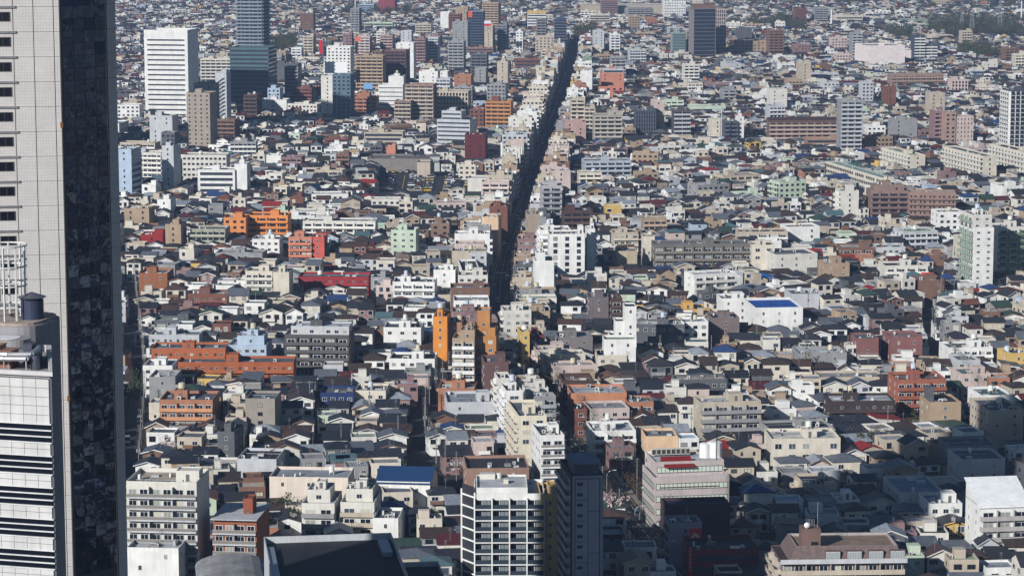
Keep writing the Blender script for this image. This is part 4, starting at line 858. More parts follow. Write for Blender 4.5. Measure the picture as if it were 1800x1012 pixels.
# white gridded apartment tower
rt, bl, h = L(AP, 'white gridded apartment tower with deep dark bays and a mesh stair corner', 834, 957, 867, 9, 17, 1, 'white', 'FNNN', b='white', bay=4.5, par=1.0, r='lgrey', bare=1)
x0, x1, y0, y1 = bl; w = x1 - x0
b = MB(); shell(b, (x0 + .5, x0 + w * .76, y0 + .6, y1 - 1), h - 1, h + 1.5, .5); add(rt, 'roof_plinth', b, 'painted_wall', 'white')
b = MB(); b.face([(x0 + .7, y0 + .8, h + 1.0), (x0 + w * .75, y0 + .8, h + 1.0), (x0 + w * .75, y1 - 1.2, h + 1.0), (x0 + .7, y1 - 1.2, h + 1.0)]); add(rt, 'upper_roof', b, 'flat_roof', 'lgrey')
b = MB(); b.box(x0 + w * .42, x0 + w * .49, y0 + 7, y0 + 8.6, h + 1.0, h + 2.2); add(rt, 'water_box', b, 'paint', 'cream')
b = MB(); b.box(x0 + 1.5, x0 + 5.5, y1 - 4.5, y1 - 2.2, h + 1.0, h + 2.4); b.cyl(x0 + 6.6, y1 - 3.3, h + 1.0, h + 2.5, .7, None, 12); add(rt, 'roof_plant', b, 'paint', 'offwhite')
b = MB(); b.tube((x0 + w * .47, y0 + 8, h + 2.2), (x0 + w * .47, y0 + 8, h + 8.5), .05, 5); add(rt, 'antenna', b, 'metal', 'grey')
b = MB(); b.box(x0 + .4, x1 - .3, y0 - 1.45, y0 - 1.33, 2.8, 3.9); add(rt, 'shop_sign', b, 'paint', (150, 20, 46))
ex, ey = x0 - 3.4, y0 + 5.2
for k in range(1, 10):
    z = k * 2.95; b = MB(); b.face([(x0, y0, z - .25), (ex, ey, z - .25), (ex, ey, z + .15), (x0, y0, z + .15)][::-1]); b.face([(x0, y0, z + .15), (ex, ey, z + .15), (x0, ey, z + .15)]); b.face([(x0, y0, z - .25), (x0, ey, z - .25), (ex, ey, z - .25)]); add(rt, 'stair_slab', b, 'painted_wall', 'white')
    b = MB(); b.face([(x0, y0 + .3, z + .15), (ex + .2, ey + .2, z + .15), (ex + .2, ey + .2, z + 2.7), (x0, y0 + .3, z + 2.7)][::-1]); add(rt, 'mesh_screen', b, 'metal', (70, 72, 78))
for p in ((ex, ey), (x0 + .05, y0 - .1)):
    b = MB(); b.box(p[0] - .22, p[0] + .22, p[1] - .22, p[1] + .22, 0, h + .3); add(rt, 'stair_post', b, 'painted_wall', 'white')
# black tower with panelled pale front
rt, bl, h = L(TW, 'slim black apartment tower with a panelled pale front and small window column', 1003, 1061, 834, 13, 19, 7, (50, 46, 52), 'NNBN', fh=2.72, b=(150, 148, 150), bay=6, r='roofdark', p=(.05, .85, 3.2), pc=(60, 60, 70), bare=1)
x0, x1, y0, y1 = bl; w = x1 - x0
b = MB(); b.box(x0 + .45, x1 - .05, y0 - .12, y0 - .01, 1, h - .2, 0, True); add(rt, 'front_frame', b, 'painted_wall', (150, 152, 162))
def fp(u0, u1, z0, z1, nm='front_panel', c=(156, 158, 168)):
    b = MB(); b.box(x0 + u0 * w, x0 + u1 * w, y0 - .2, y0 - .13, z0, z1, 0, True); return add(rt, nm, b, 'painted_wall', c)
b = MB(); b.box(x0 + .13 * w, x0 + .9 * w, y0 - .135, y0 - .121, 2, h - .9, 0, True); add(rt, 'joint_band', b, 'paint', (34, 36, 56))
z = h - 1.1; k = 0
while z > 6:
    fp(.15, .52, z - 5.3, z); z -= 5.44
z = h - 1.1
for hh in (8.2, 10.9, 10.9):
    if z - hh > 0: fp(.54, .87, z - hh, z); z -= hh + .14
for k in range(1, 13): put('window', WIN[1], rt, (x0 + .28 * w, y0 - .2, k * 2.72 + 1.3), 0, (1.45, 1, .75), lin((24, 28, 44)))
b = MB(); shell(b, (x0 + 1, x1 - .8, y0 + 2, y0 + 12), h - .9, h + 2.6, .3); add(rt, 'penthouse', b, 'painted_wall', (88, 90, 104))
b = MB(); b.box(x0 + .6, x1 - .4, y0 + .3, y0 + 13, h + 2.6, h + 2.9, 0, True); add(rt, 'penthouse_roof', b, 'flat_roof', (108, 116, 136))
# stepped office with red awning roof
rt, bl, h = L(OF, 'stepped grey-pink office with ribbon windows and a dark red awning roof', 1150, 1283, 836, 4, 17, 9, (186, 174, 170), 'RNRN', fh=3.7, rib=(1.2, 2.7), mul=1.2, par=1.1, r='lgrey', bare=1, wc=(196, 206, 192), up=(1, .06, .98, .3, 1, 'RNw'), ptop=False)
x0, x1, y0, y1 = bl; w, d = x1 - x0, y1 - y0; zt = h - 1.1
b = MB(); b.face([(x0 + .18 * w, y0 + .2 * d, zt + 2.9), (x0 + .58 * w, y0 + .2 * d, zt + 2.9), (x0 + .56 * w, y0 + .5 * d, zt + 5.2), (x0 + .16 * w, y0 + .5 * d, zt + 5.2)]); b.face([(x0 + .18 * w, y0 + .2 * d, zt + 2.9), (x0 + .16 * w, y0 + .5 * d, zt + 5.2), (x0 + .16 * w, y0 + .5 * d, zt + 2.9)]); b.face([(x0 + .58 * w, y0 + .2 * d, zt + 2.9), (x0 + .58 * w, y0 + .5 * d, zt + 2.9), (x0 + .56 * w, y0 + .5 * d, zt + 5.2)])
add(rt, 'awning_roof', b, 'roof_tile', (132, 34, 36))
b = MB(); b.box(x0 + .06 * w, x0 + .85 * w, y0 - .5, y0 - .14, 14.6 - 3.7 + 1.6 + .35, 14.6 - 3.7 + 2.05, 0, True); add(rt, 'canopy', b, 'metal', (150, 112, 108))
for k in range(8):
    b = MB(); xx = x0 + .1 * w + k * 1.45; b.box(xx, xx + 1.25, y1 - 2.6, y1 - 1.5, zt + 4.4, zt + 6.2); b.box(xx + .12, xx + 1.13, y1 - 2.66, y1 - 2.6, zt + 4.6, zt + 6.0, 1); put('ac_unit', b.mesh('ac_unit', ['paint', 'frame_dark']), rt, (0, 0, 0), 0, None, C('offwhite'))
for xx, rad, hh in ((.8, 1.7, 4.2), (.93, 2.2, 4.6)):
    b = MB(); b.cyl(x0 + xx * w, y0 + .72 * d, zt + 3.6, zt + 3.6 + hh, rad, None, 18); b.cyl(x0 + xx * w, y0 + .72 * d, zt + 3.6 + hh, zt + 3.9 + hh, rad, rad * .6, 18); add(rt, 'water_tank', b, 'paint', 'white')
b = MB(); b.tube((x0 + .9 * w, y0 + .4 * d, zt + 3.6), (x0 + .9 * w, y0 + .4 * d, zt + 12), .16, 8); add(rt, 'mast', b, 'metal', 'charcoal')
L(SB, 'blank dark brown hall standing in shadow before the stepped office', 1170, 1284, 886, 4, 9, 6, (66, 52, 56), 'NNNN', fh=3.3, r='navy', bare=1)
L(SB, 'grey shadowed workshop with roof ducts before the blank dark hall', 1176, 1234, 918, 4, 9, 6, (150, 150, 156), 'wwRN', fh=2.9, r='roofgrey')
rt, bl, h = L(SB, 'shadowed shop with a red facade and a red roof sign with a white emblem', 1216, 1335, 964, 3, 15, 6, (120, 40, 44), 'RwwN', fh=3.2, r='charcoal', t=False, ac=5)
x0, x1, y0, y1 = bl
b = MB(); b.box(x0 + 1.6, x0 + 5.0, y1 - 1.2, y1 - .9, h - .5, h + 2.4, 0, True); sg = add(rt, 'roof_sign', b, 'paint', (190, 26, 34))
em = MB(); ex, ez = x0 + 3.3, h + .35
for dx, s in ((-.62, 1.0), (.62, 1.0), (0, 1.45)):
    yq = y1 - 1.21; em.face([(ex + dx - .5 * s, yq, ez - .6), (ex + dx - .16 * s, yq, ez - .6), (ex + dx + .1, yq, ez + .75 * s - .3), (ex + dx - .1, yq, ez + .75 * s - .3)]); em.face([(ex + dx + .16 * s, yq, ez - .6), (ex + dx + .5 * s, yq, ez - .6), (ex + dx + .1, yq, ez + .75 * s - .3), (ex + dx - .1, yq, ez + .75 * s - .3)])
add(sg, 'emblem', em, 'road_paint', 'white')
b = MB(); b.box(x0 - .9, x0 - .1, y0 - .3, y0 - .05, 3.2, h + .6, 0, True); vs_ = add(rt, 'banner_sign', b, 'paint', (190, 24, 34))
em = MB()
for k in range(6): z = h - .2 - k * 1.05; em.box(x0 - .75, x0 - .25, y0 - .32, y0 - .305, z - .1, z + .02, 0, True); em.box(x0 - .54, x0 - .44, y0 - .32, y0 - .305, z - .55, z - .12, 0, True)
add(vs_, 'lettering', em, 'road_paint', 'white')
# brown mansard apartments
rt, bl, h = L(AP, 'brown mansard apartment block with glass balconies and a brick lift tower', 1372, 1590, 985, 5, 17, 3, (108, 90, 86), 'BwBN', b='beige', bay=6.5, par=.2, r='roofbrown', bare=1, bd=1.6)
x0, x1, y0, y1 = bl; w = x1 - x0
b = MB(); z0, z1 = h + .02, h + 3.4; A = [(x0 + 2.2, y0 + .3), (x1 - .3, y0 + .3), (x1 - .3, y1 - .3), (x0 + 2.2, y1 - .3)]; Bq = [(x0 + 4.2, y0 + 2.0), (x1 - 1.4, y0 + 2.0), (x1 - 1.4, y1 - 1.2), (x0 + 4.2, y1 - 1.2)]
for i in range(4): j = (i + 1) % 4; b.face([(*A[i], z0), (*A[j], z0), (*Bq[j], z1), (*Bq[i], z1)])
add(rt, 'mansard_roof', b, 'roof_tile', (112, 94, 90))
b = MB(); ii = [(p[0] + (.25 if i in (0, 3) else -.25), p[1] + (.25 if i < 2 else -.25)) for i, p in enumerate(Bq)]
for i in range(4): j = (i + 1) % 4; b.face([(*Bq[i], z1), (*Bq[j], z1), (*ii[j], z1), (*ii[i], z1)]); b.face([(*ii[i], z1), (*ii[j], z1), (*ii[j], z1 - .7), (*ii[i], z1 - .7)])
add(rt, 'roof_rim', b, 'painted_wall', (170, 164, 160))
b = MB(); b.face([(*p, z1 - .7) for p in ii]); add(rt, 'roof', b, 'flat_roof', (142, 122, 104))
for k in range(4):
    u = x0 + w * (.36 + .175 * k); b = MB(); b.box(u, u + 3.9, y0 + .1, y0 + 1.6, z0, z1 - .9); add(rt, 'dormer', b, 'painted_wall', (112, 94, 90))
    for i in range(3): put('window', WIN[0], rt, (u + .75 + 1.2 * i, y0 + .1, z0 + 1.25), 0, (1.1, 1, 2.1), lin((150, 158, 160)))
b = MB(); b.box(x0 - .3, x1 + .5, y0 - 1.7, y0 - 1.6, h - .1, h + .9, 0, True); b.box(x0 - .4, x1 + .6, y0 - 1.75, y0 + .1, h - .3, h - .1, 0, True); add(rt, 'terrace_edge', b, 'painted_wall', 'lgrey')
px = x0 + w * .18; b = MB(); b.box(px, px + 4.8, y0 + 2.4, y0 + 7, z0, z1 + 4.4); lift = add(rt, 'lift_tower', b, 'painted_wall', (116, 92, 85)); put('window', WIN[1], lift, (px + 3.3, y0 + 2.4, z1 + .6), 0, (1.9, 1, .9), lin((30, 34, 44)))
b = MB(); b.tube((px + 4.2, y0 + 4, z1 + 4.4), (px + 4.2, y0 + 4, z1 + 11), .06, 5)
for k in range(6): b.tube((px + 1.4 + .4 * k, y0 + 4, z1 + 4.4), (px + 1.4 + .4 * k, y0 + 4, z1 + 6.6), .05, 4)
add(rt, 'antenna', b, 'metal', 'lgrey')
b = MB()
for i in range(6):
    for j in range(16):
        a0, a1 = 2 * math.pi * j / 16, 2 * math.pi * (j + 1) / 16; r0, r1 = .75 * i / 6, .75 * (i + 1) / 6; f = lambda r, a: (px + 1.2 + r * math.cos(a), y0 + 2.2 + r * r * .5 - .3, z1 + 5.4 + r * math.sin(a)); b.face([f(r0, a0), f(r0, a1), f(r1, a1), f(r1, a0)] if i else [f(0, 0), f(r1, a1), f(r1, a0)])
b.tube((px + 1.2, y0 + 2.6, z1 + 4.4), (px + 1.2, y0 + 2.1, z1 + 5.4), .06, 5); add(rt, 'dish', b, 'paint', 'white')
L(AP, 'white flats under a steep blank white roof in full sun', 1722, 1812, 888, 5, 13, 8, 'white', 'BwwN', b=(176, 172, 168), bay=5, gable=5.5, gtype='sh', r=(236, 236, 236), rm='painted_wall')

L(SB, 'low white building with open roof frames before the roof-garden apartments', 222, 314, 962, 6, 12, -5, 'white', 'wwNN', r='lgrey')
vb = at_z(408, 996, 20); va = thing('vaulted_hall', 'low hall with a curved grey vault roof beside the dark flat-roofed hall', 'hall', (vb.x, vb.y, 0), math.radians(8)); b = MB(); vw, vd = 17.0, 22.0; FOOT.append((vb.x, vb.y, math.radians(8), vw, vd))
b.box(-vw / 2, vw / 2, -vd / 2, vd / 2, 0, 17.6); put('wall', b.mesh('wall', 'painted_wall'), va, (0, 0, 0), 0, None, C('grey')); b = MB()
for i in range(10):
    a0, a1 = math.pi * i / 10, math.pi * (i + 1) / 10; p0, p1 = (-vw / 2 * 1.03 * math.cos(a0), 17.7 + 3.0 * math.sin(a0)), (-vw / 2 * 1.03 * math.cos(a1), 17.7 + 3.0 * math.sin(a1))
    b.face([(p0[0], -vd / 2 - .3, p0[1]), (p1[0], -vd / 2 - .3, p1[1]), (p1[0], vd / 2 + .3, p1[1]), (p0[0], vd / 2 + .3, p0[1])]); b.face([(p0[0], -vd / 2 - .3, p0[1]), (0, -vd / 2 - .3, 17.7), (p1[0], -vd / 2 - .3, p1[1])])
put('roof', b.mesh('roof', 'flat_roof'), va, (0, 0, 0), 0, None, C('grey'))
# ------------------------------------------------------------------ ground, avenue, side streets
def sheet(name, pts, z, mat, struct=True):
    me = bpy.data.meshes.new(name); me.from_pydata([(p[0], p[1], z) for p in pts], [], [tuple(range(len(pts)))]); me.materials.append(M[mat])
    o = put(name, me)
    if struct: tag(o, kind='structure')
    return o
tag(sheet('ground', [(-9000, -2500), (9000, -2500), (9000, 16000), (-9000, 16000)], 0, 'lane_ground'), 'grey ground between the buildings', 'ground')
def px_line(pts): return [at_z(x, y).to_2d() for x, y in pts]
def smooth(pl, n=6):
    out = []; P_ = [pl[0] * 2 - pl[1]] + pl + [pl[-1] * 2 - pl[-2]]
    for i in range(1, len(P_) - 2):
        a, b, c, d = P_[i - 1:i + 3]
        for k in range(n):
            t = k / n; out.append(.5 * ((2 * b) + (c - a) * t + (2 * a - 5 * b + 4 * c - d) * t * t + (3 * b - a - 3 * c + d) * t ** 3))
    return out + [pl[-1]]
AVENUE = smooth(px_line([(1240, 1070), (1188, 1000), (1134, 936), (1084, 870), (1035, 808), (975, 736), (946, 696), (920, 664), (896, 625), (884, 580), (878, 530), (882, 480), (892, 440),
                         (906, 405), (924, 360), (940, 310), (957, 260), (974, 215), (986, 180), (999, 135), (1007, 100), (1011, 80)]))
SIDE_STREET = smooth(px_line([(1660, 470), (1647, 511), (1636, 560), (1626, 592), (1645, 631), (1672, 668), (1698, 706), (1726, 750), (1770, 810)]))
WEST_LANE = smooth(px_line([(226, 500), (229, 540), (234, 600), (240, 660), (238, 730), (230, 800), (226, 860)]))
POLE_LANE = smooth(px_line([(800, 640), (764, 690), (738, 730), (736, 780), (762, 826), (800, 870)]))
def normals(pl):
    out = []
    for i in range(len(pl)):
        a, b = pl[max(0, i - 1)], pl[min(len(pl) - 1, i + 1)]; d = (b - a).normalized(); out.append(Vector((-d.y, d.x)))
    return out
def strip(name, pl, o0, o1, z, mat, kind='structure', h=0.0, parent=None):
    nn = normals(pl); b = MB()
    for i in range(len(pl) - 1):
        a0, a1 = pl[i] + nn[i] * o0, pl[i] + nn[i] * o1; c0, c1 = pl[i + 1] + nn[i + 1] * o0, pl[i + 1] + nn[i + 1] * o1
        b.face([(*a0, z), (*c0, z), (*c1, z), (*a1, z)])
        if h:
            b.face([(*a0, z - h), (*c0, z - h), (*c0, z), (*a0, z)]); b.face([(*c1, z - h), (*a1, z - h), (*a1, z), (*c1, z)])
    o = put(name, b.mesh(name, mat), parent)
    if kind and parent is None: o['kind'] = kind
    return o
AVW = 4.0
road = strip('road', AVENUE, -AVW, AVW, .008, 'asphalt')
for s in (-1, 1): strip('pavement', AVENUE, s * AVW, s * (AVW + 1.8), .13, 'paving', h=.13)
def dashes(pl, off, w, ln, gap, z, mat, name):
    nn = normals(pl); b = MB(); acc = 0.0
    for i in range(len(pl) - 1):
        a, c = pl[i] + nn[i] * off, pl[i + 1] + nn[i + 1] * off; seg = (c - a).length; d = (c - a) / max(seg, 1e-6); n = Vector((-d.y, d.x)) * w / 2; s = 0
        while s < seg:
            e = min(seg, s + ln); p, q = a + d * s, a + d * e; b.face([(*(p - n), z), (*(q - n), z), (*(q + n), z), (*(p + n), z)]); s += ln + gap
    o = put(name, b.mesh(name, mat), road); return o
dashes(AVENUE, 0, .22, 5, 5, .013, 'road_paint', 'centre_line'); dashes(AVENUE, AVW - .7, .18, 30, 0, .013, 'road_paint', 'edge_line'); dashes(AVENUE, -AVW + .7, .18, 30, 0, .013, 'road_paint_yellow', 'edge_line')
dashes(AVENUE, 2.1, .15, 3, 6, .013, 'road_paint', 'lane_line'); dashes(AVENUE, -2.1, .15, 3, 6, .013, 'road_paint', 'lane_line')
for pl, w in ((SIDE_STREET, 3.4), (WEST_LANE, 3.4), (POLE_LANE, 2.6)):
    strip('side_road', pl, -w, w, .008, 'asphalt')
# crossings on the avenue
for k in (14, 40, 66, 90):
    p, q = AVENUE[k], AVENUE[k + 1]; d = (q - p).normalized(); n = Vector((-d.y, d.x)); b = MB()
    for i in range(7):
        u = -AVW + .7 + i * .95; a = p + n * u; b.face([(*a, .017), (*(a + n * .45), .017), (*(a + n * .45 + d * 3.5), .017), (*(a + d * 3.5), .017)])
    put('crossing', b.mesh('crossing', 'road_paint'), road)

# ------------------------------------------------------------------ occupancy map
GX0, GY0, GS, GW, GH = -1250.0, 340.0, 2.0, 2250, 2250
OCC = np.zeros((GH, GW), dtype=bool)
def occ_rect(cx, cy, yaw, w, d, test=False, grow=0.0):
    c, s = math.cos(yaw), math.sin(yaw); hw, hd = w / 2 + grow, d / 2 + grow
    r = math.hypot(hw, hd); i0, i1 = int((cy - r - GY0) / GS), int((cy + r - GY0) / GS) + 1; j0, j1 = int((cx - r - GX0) / GS), int((cx + r - GX0) / GS) + 1
    if i0 < 0 or j0 < 0 or i1 >= GH or j1 >= GW: return True
    yy, xx = np.mgrid[i0:i1, j0:j1]; X = GX0 + (xx + .5) * GS - cx; Y = GY0 + (yy + .5) * GS - cy
    m = (np.abs(X * c + Y * s) <= hw) & (np.abs(-X * s + Y * c) <= hd)
    if test: return bool((OCC[i0:i1, j0:j1] & m).any())
    OCC[i0:i1, j0:j1] |= m
def occ_line(pl, w):
    for i in range(len(pl) - 1):
        a, b = pl[i], pl[i + 1]; L_ = (b - a).length
        occ_rect(*((a + b) / 2), math.atan2(b.y - a.y, b.x - a.x), L_ + 1, 2 * w)
occ_line(AVENUE, AVW + 1.0); occ_line(SIDE_STREET, 3.0); occ_line(WEST_LANE, 3.0); occ_line(POLE_LANE, 2.2)
for f in FOOT: occ_rect(*f, grow=.3)
WOODS = [(1630, 1800, 40, 72, 420), (1470, 1545, 0, 14, 120), (1362, 1412, 40, 60, 110), (1556, 1612, 58, 76, 50), (1688, 1752, 90, 110, 80), (470, 520, 76, 102, 60), (1008, 1045, 56, 76, 60), (600, 720, 22, 32, 60), (1280, 1380, 44, 56, 50)]
for (x0, x1, y0, y1, n) in WOODS:
    a, b_ = at_z(x0, y1), at_z(x1, y0); cc = (at_z((x0 + x1) / 2, (y0 + y1) / 2)); occ_rect(cc.x, cc.y, 0, (x1 - x0) / proj(cc)[2], (b_.y - a.y) * .9)
PARK = [at_z(x, y).to_2d() for x, y in ((672, 338), (884, 338), (872, 306), (672, 306))]
pc = sum(PARK, Vector((0, 0))) / 4; occ_rect(pc.x, pc.y - 22, 0, 76, 170)

NUM = {1: 'one', 2: 'two', 3: 'three', 4: 'four', 5: 'five', 6: 'six', 7: 'seven', 8: 'eight', 9: 'nine', 10: 'ten'}
LANDMARKS = [(o.location.x, o.location.y, o['label']) for o in COL.objects if o.type == 'EMPTY' and o.get('category') and o.get('category') != 'street building']
def nick(l):
    for w in (' with ', ' beside ', ' whose ', ' behind ', ' under ', ' below ', ' on ', ' by ', ' near ', ' standing ', ' running ', ' between ', ' above ', ' next ', ' joined ', ' facing ', ' at ', ' in ', ' bending ', ' stepping ', ' far ', ' attached ', ' leaning ', ' deep ', ' squeezed ', ' along ', ' of '): l = l.split(w)[0]
    return ' '.join(l.split()[-5:])
def beside(X, Y):
    b = min(LANDMARKS, key=lambda q: (q[0] - X) ** 2 + (q[1] - Y) ** 2); d = math.hypot(b[0] - X, b[1] - Y)
    return ('%s the %s' % ('beside' if d < 22 else 'near', nick(b[2])))

# mid-rise towers filling the cluster beyond the avenue
rng = random.Random(88); n_mid = 0
for k in range(150):
    if n_mid >= 46: break
    x, yb = (rng.uniform(440, 900), rng.uniform(60, 235)) if k % 4 else (rng.uniform(930, 1780), rng.uniform(40, 230))
    g = at_z(x, yb); fl = rng.choice([6, 7, 8, 9, 10, 11]) if k % 4 else rng.choice([5, 6, 7, 8]); w, d = rng.uniform(9, 17), rng.uniform(11, 15); yaw = math.radians(-8 if x < 900 else 7)
    if occ_rect(g.x, g.y, yaw, w, d, True, 1): continue
    if any(abs(f[0] - g.x) < (f[3] + w) / 2 and 0 < f[1] - g.y < 170 for f in FOOT): continue
    col = rng.choice(['brown', 'mauve', 'tan', 'beige', 'lgrey', 'white', 'grey', 'brick', 'dgrey', 'offwhite']); st = rng.choice(['BwNN', 'WwNN', 'BZNN', 'wwNN'])
    building('mid_rise_block', '%s %s-storey mid-rise with %s %s' % (NAMES[col], NUM.get(fl, 'eleven'), {'B': 'balconies', 'W': 'window rows', 'w': 'few windows'}[st[0]], beside(g.x, g.y)), 'mid-rise block', g.x, g.y, yaw, w, d, fl, col, st, {}, k * 3 + 1, 'mid-rise blocks beyond the avenue')
    occ_rect(g.x, g.y, yaw, w, d, grow=.4); n_mid += 1
# ------------------------------------------------------------------ buildings lining the avenue
STREET_FAR = []
rng = random.Random(5)
STREET_COLS = ['white', 'offwhite', 'cream', 'beige', 'tan', 'lgrey', 'grey', 'pink', 'brown', 'mauve', 'dgrey', 'grey', 'beige', 'tan', 'offwhite', 'beige']
def frontage(side):
    nn = normals(AVENUE); cum = [0.0]
    for i in range(1, len(AVENUE)): cum.append(cum[-1] + (AVENUE[i] - AVENUE[i - 1]).length)
    s = 6.0; n_ = 0
    while s < cum[-1] - 20:
        w = rng.uniform(8, 15); sc = s + w / 2
        i = max(k for k in range(len(cum)) if cum[k] <= sc); i = min(i, len(AVENUE) - 2); t = (sc - cum[i]) / (cum[i + 1] - cum[i])
        p = AVENUE[i].lerp(AVENUE[i + 1], t); nv = nn[i]; d = rng.uniform(12, 17); ctr = p + nv * side * (AVW + 1.9 + rng.uniform(-.3, 1.8) + d / 2)
        dv = Vector((nv.y, -nv.x)); yaw = math.atan2(dv.y, dv.x) - math.pi / 2
        far = (p.y - 750) / 2500
        fl = rng.choice([3, 4, 4, 5, 6]) if p.y < 1500 else rng.choice([4, 5, 6, 6, 7, 8]); fl = fl if side > 0 else min(fl, rng.choice([2, 3, 4, 5]))
        if p.y < 1000 and side < 0: fl = rng.choice([2, 2, 3])
        if p.y < 880: s += w; continue
        if occ_rect(ctr.x, ctr.y, yaw, d, w, True, -.6):
            d, w = 8.0, 7.0; ctr = p + nv * side * (AVW + 1.9 + rng.uniform(-.3, 1.8) + d / 2)
        if not occ_rect(ctr.x, ctr.y, yaw, d, w, True, -.6):
            if p.y > 2150:
                STREET_FAR.append((ctr.x, ctr.y, yaw, d, w - .4, fl)); occ_rect(ctr.x, ctr.y, yaw, d, w, grow=.2); s += w + rng.uniform(.2, 1.2); continue
            col = rng.choice(STREET_COLS); fst = rng.choice('WwBN'); road_st = rng.choice('BWBR')
            st = fst + (road_st + 'w' if side > 0 else 'w' + road_st) + 'N'
            roofc = rng.choice(['roofgrey', 'roofpale', 'grey', 'lgrey', 'beige', 'green'])
            lab = '%s %s-storey street block with %s roof %s, %s avenue side' % (NAMES[col], NUM[fl], NAMES[roofc], {'W': 'and window grid', 'w': 'and few windows', 'B': 'and balconies', 'N': 'and blank end'}[fst], 'shaded' if side > 0 else 'sunlit')
            building('street_building', lab, 'street building', ctr.x, ctr.y, yaw, d, w - .4, fl, col, st, dict(r=roofc), n_ * 17 + int(side) + 901, 'buildings lining the avenue')
            occ_rect(ctr.x, ctr.y, yaw, d, w, grow=.2); n_ += 1
        s += w + rng.uniform(0.2, 1.2)
NUM = {1: 'one', 2: 'two', 3: 'three', 4: 'four', 5: 'five', 6: 'six', 7: 'seven', 8: 'eight', 9: 'nine', 10: 'ten'}
frontage(1); frontage(-1)

# ------------------------------------------------------------------ houses
WALLS = [('white', 22), ('offwhite', 17), ('cream', 13), ('beige', 13), ('lgrey', 9), ('tan', 7), ('grey', 7), ('brown', 5), ('mauve', 3), ('pink', 2.4), ('dgrey', 3), ('terra', 1.3), ('lblue', 1.4), ('pgreen', 1.4), ('yellow', .8), ('charcoal', 1.2), ('brick', 1.0)]
ROOFS = [('roofdark', 34), ('charcoal', 14), ('roofgrey', 14), ('roofbrown', 15), ('roofpale', 5), ('maroon', 3.5), ('blue', 2.6), ('dgreen', 2.2), ('teal', 2), ('red', 1.0), ('dbrown', 7), ('brick', 2)]
FLATS = [('roofgrey', 12), ('roofpale', 10), ('lgrey', 8), ('beige', 5), ('grey', 6), ('green', 3), ('roofdark', 6), ('teal', 2), ('brown', 2), ('offwhite', 4), ('lblue', 2)]
def wpick(r, t):
    x = r.random() * sum(w for _, w in t)
    for n, w in t:
        x -= w
        if x <= 0: return n
    return t[-1][0]
def hgeo(r, kind):
    """kind 'p' pitched or 'f' flat; lists of (class, points): 0 wall, 1 roof, 2 glass, 3 trim, 4 flat roof"""
    F = []; w, d = r.uniform(5.6, 9.0), r.uniform(6.4, 9.2); fl = 2 if r.random() < (.68 if kind == 'p' else .4) else 3; fh = r.uniform(2.65, 3.05); h = fl * fh + .35
    bl = (-w / 2, w / 2, -d / 2, d / 2); wins = []; parts = []
    def box(cls, x0, x1, y0, y1, z0, z1, bottom=False):
        b = MB(); b.box(x0, x1, y0, y1, z0, z1, 0, bottom)
        for f in b.f: F.append((cls, [b.v[i] for i in f]))
    b = MB()
    if kind == 'p':
        b.box(*bl, 0, h)
        for f in b.f[:4]: F.append((0, [b.v[i] for i in f]))
        typ = r.choice(['gx', 'gx', 'gy', 'gy', 'hp', 'hp', 'sh']); rise = r.uniform(1.0, 1.9) if typ != 'sh' else r.uniform(.7, 1.4)
        rb = MB(); gab = roof_faces(rb, bl, h, rise, r.uniform(.35, .65), typ)
        for f in rb.f: F.append((1, [rb.v[i] for i in f]))
        for g in gab: F.append((0, g))
        if typ == 'gy':                                    # pale barge boards on the gable front
            for e in (-1, 1): F.append((3, [(e * (w / 2 + .5), -d / 2 - .66, h - .45), (e * (w / 2 + .5), -d / 2 - .66, h - .1), (0, -d / 2 - .66, h + rise), (0, -d / 2 - .66, h + rise - .35)][::e]))
        if r.random() < .4:                                # lean-to or porch roof over the ground floor
            e = r.choice((-1, 1)); px = e * r.uniform(0, w * .2); a = MB()
            roof_faces(a, (px - w * .28, px + w * .28, -d / 2 - 1.6, -d / 2 - .05), 2.9, .5, .15, 'sh')
            for f in a.f: F.append((5, [a.v[i] for i in f]))
            box(6, px - w * .25, px + w * .25, -d / 2 - 1.4, -d / 2 - .02, 0, 2.85)
        desc = {'gx': 'gabled', 'gy': 'front-gabled', 'hp': 'hipped', 'sh': 'lean-to'}[typ]
    else:
        shell(b, bl, 0, h + .5, .6)
        for f in b.f: F.append((0, [b.v[i] for i in f]))
        F.append((4, [(bl[0] + .2, bl[2] + .2, h - .1), (bl[1] - .2, bl[2] + .2, h - .1), (bl[1] - .2, bl[3] - .2, h - .1), (bl[0] + .2, bl[3] - .2, h - .1)]))
        if r.random() < .3:
            x = r.uniform(-w / 2 + .5, 0); box(0, x, x + r.uniform(2.2, 3.2), 0, d / 2 - .4, h - .1, h + 2.3)
        desc = 'flat'
    if r.random() < .55:                                    # first-floor balcony
        z = fh * r.choice([1] if fl == 2 else [1, 2]); u0 = r.choice([-w / 2 + .3, -w / 4, -w / 2 + .3]); u1 = u0 + r.uniform(.45, .7) * w; u1 = min(u1, w / 2 - .2)
        box(3, u0, u1, -d / 2 - 1.15, -d / 2 - 1.03, z, z + 1.15, True); box(3, u0, u0 + .12, -d / 2 - 1.03, -d / 2 - .01, z, z + 1.15); box(3, u1 - .12, u1, -d / 2 - 1.03, -d / 2 - .01, z, z + 1.15)
        box(3, u0 + .12, u1 - .12, -d / 2 - 1.03, -d / 2 - .01, z - .02, z + .1, True)
    for k in range(fl):
        for side in (0, 1, 3):
            Ls = side_len(bl, side); n = 2 if side == 0 else r.choice([1, 2]); 
            for i in range(n):
                if r.random() < .15: continue
                ww, wh = (r.choice([1.6, 1.9, 2.2]), r.choice([1.3, 1.5, 1.9])) if side == 0 else (r.choice([.8, 1.4, 1.6]), r.choice([1.0, 1.2]))
                wins.append((side, -Ls / 2 + (i + .5) * Ls / n + r.uniform(-.4, .4), k * fh + 1.55, ww, wh))
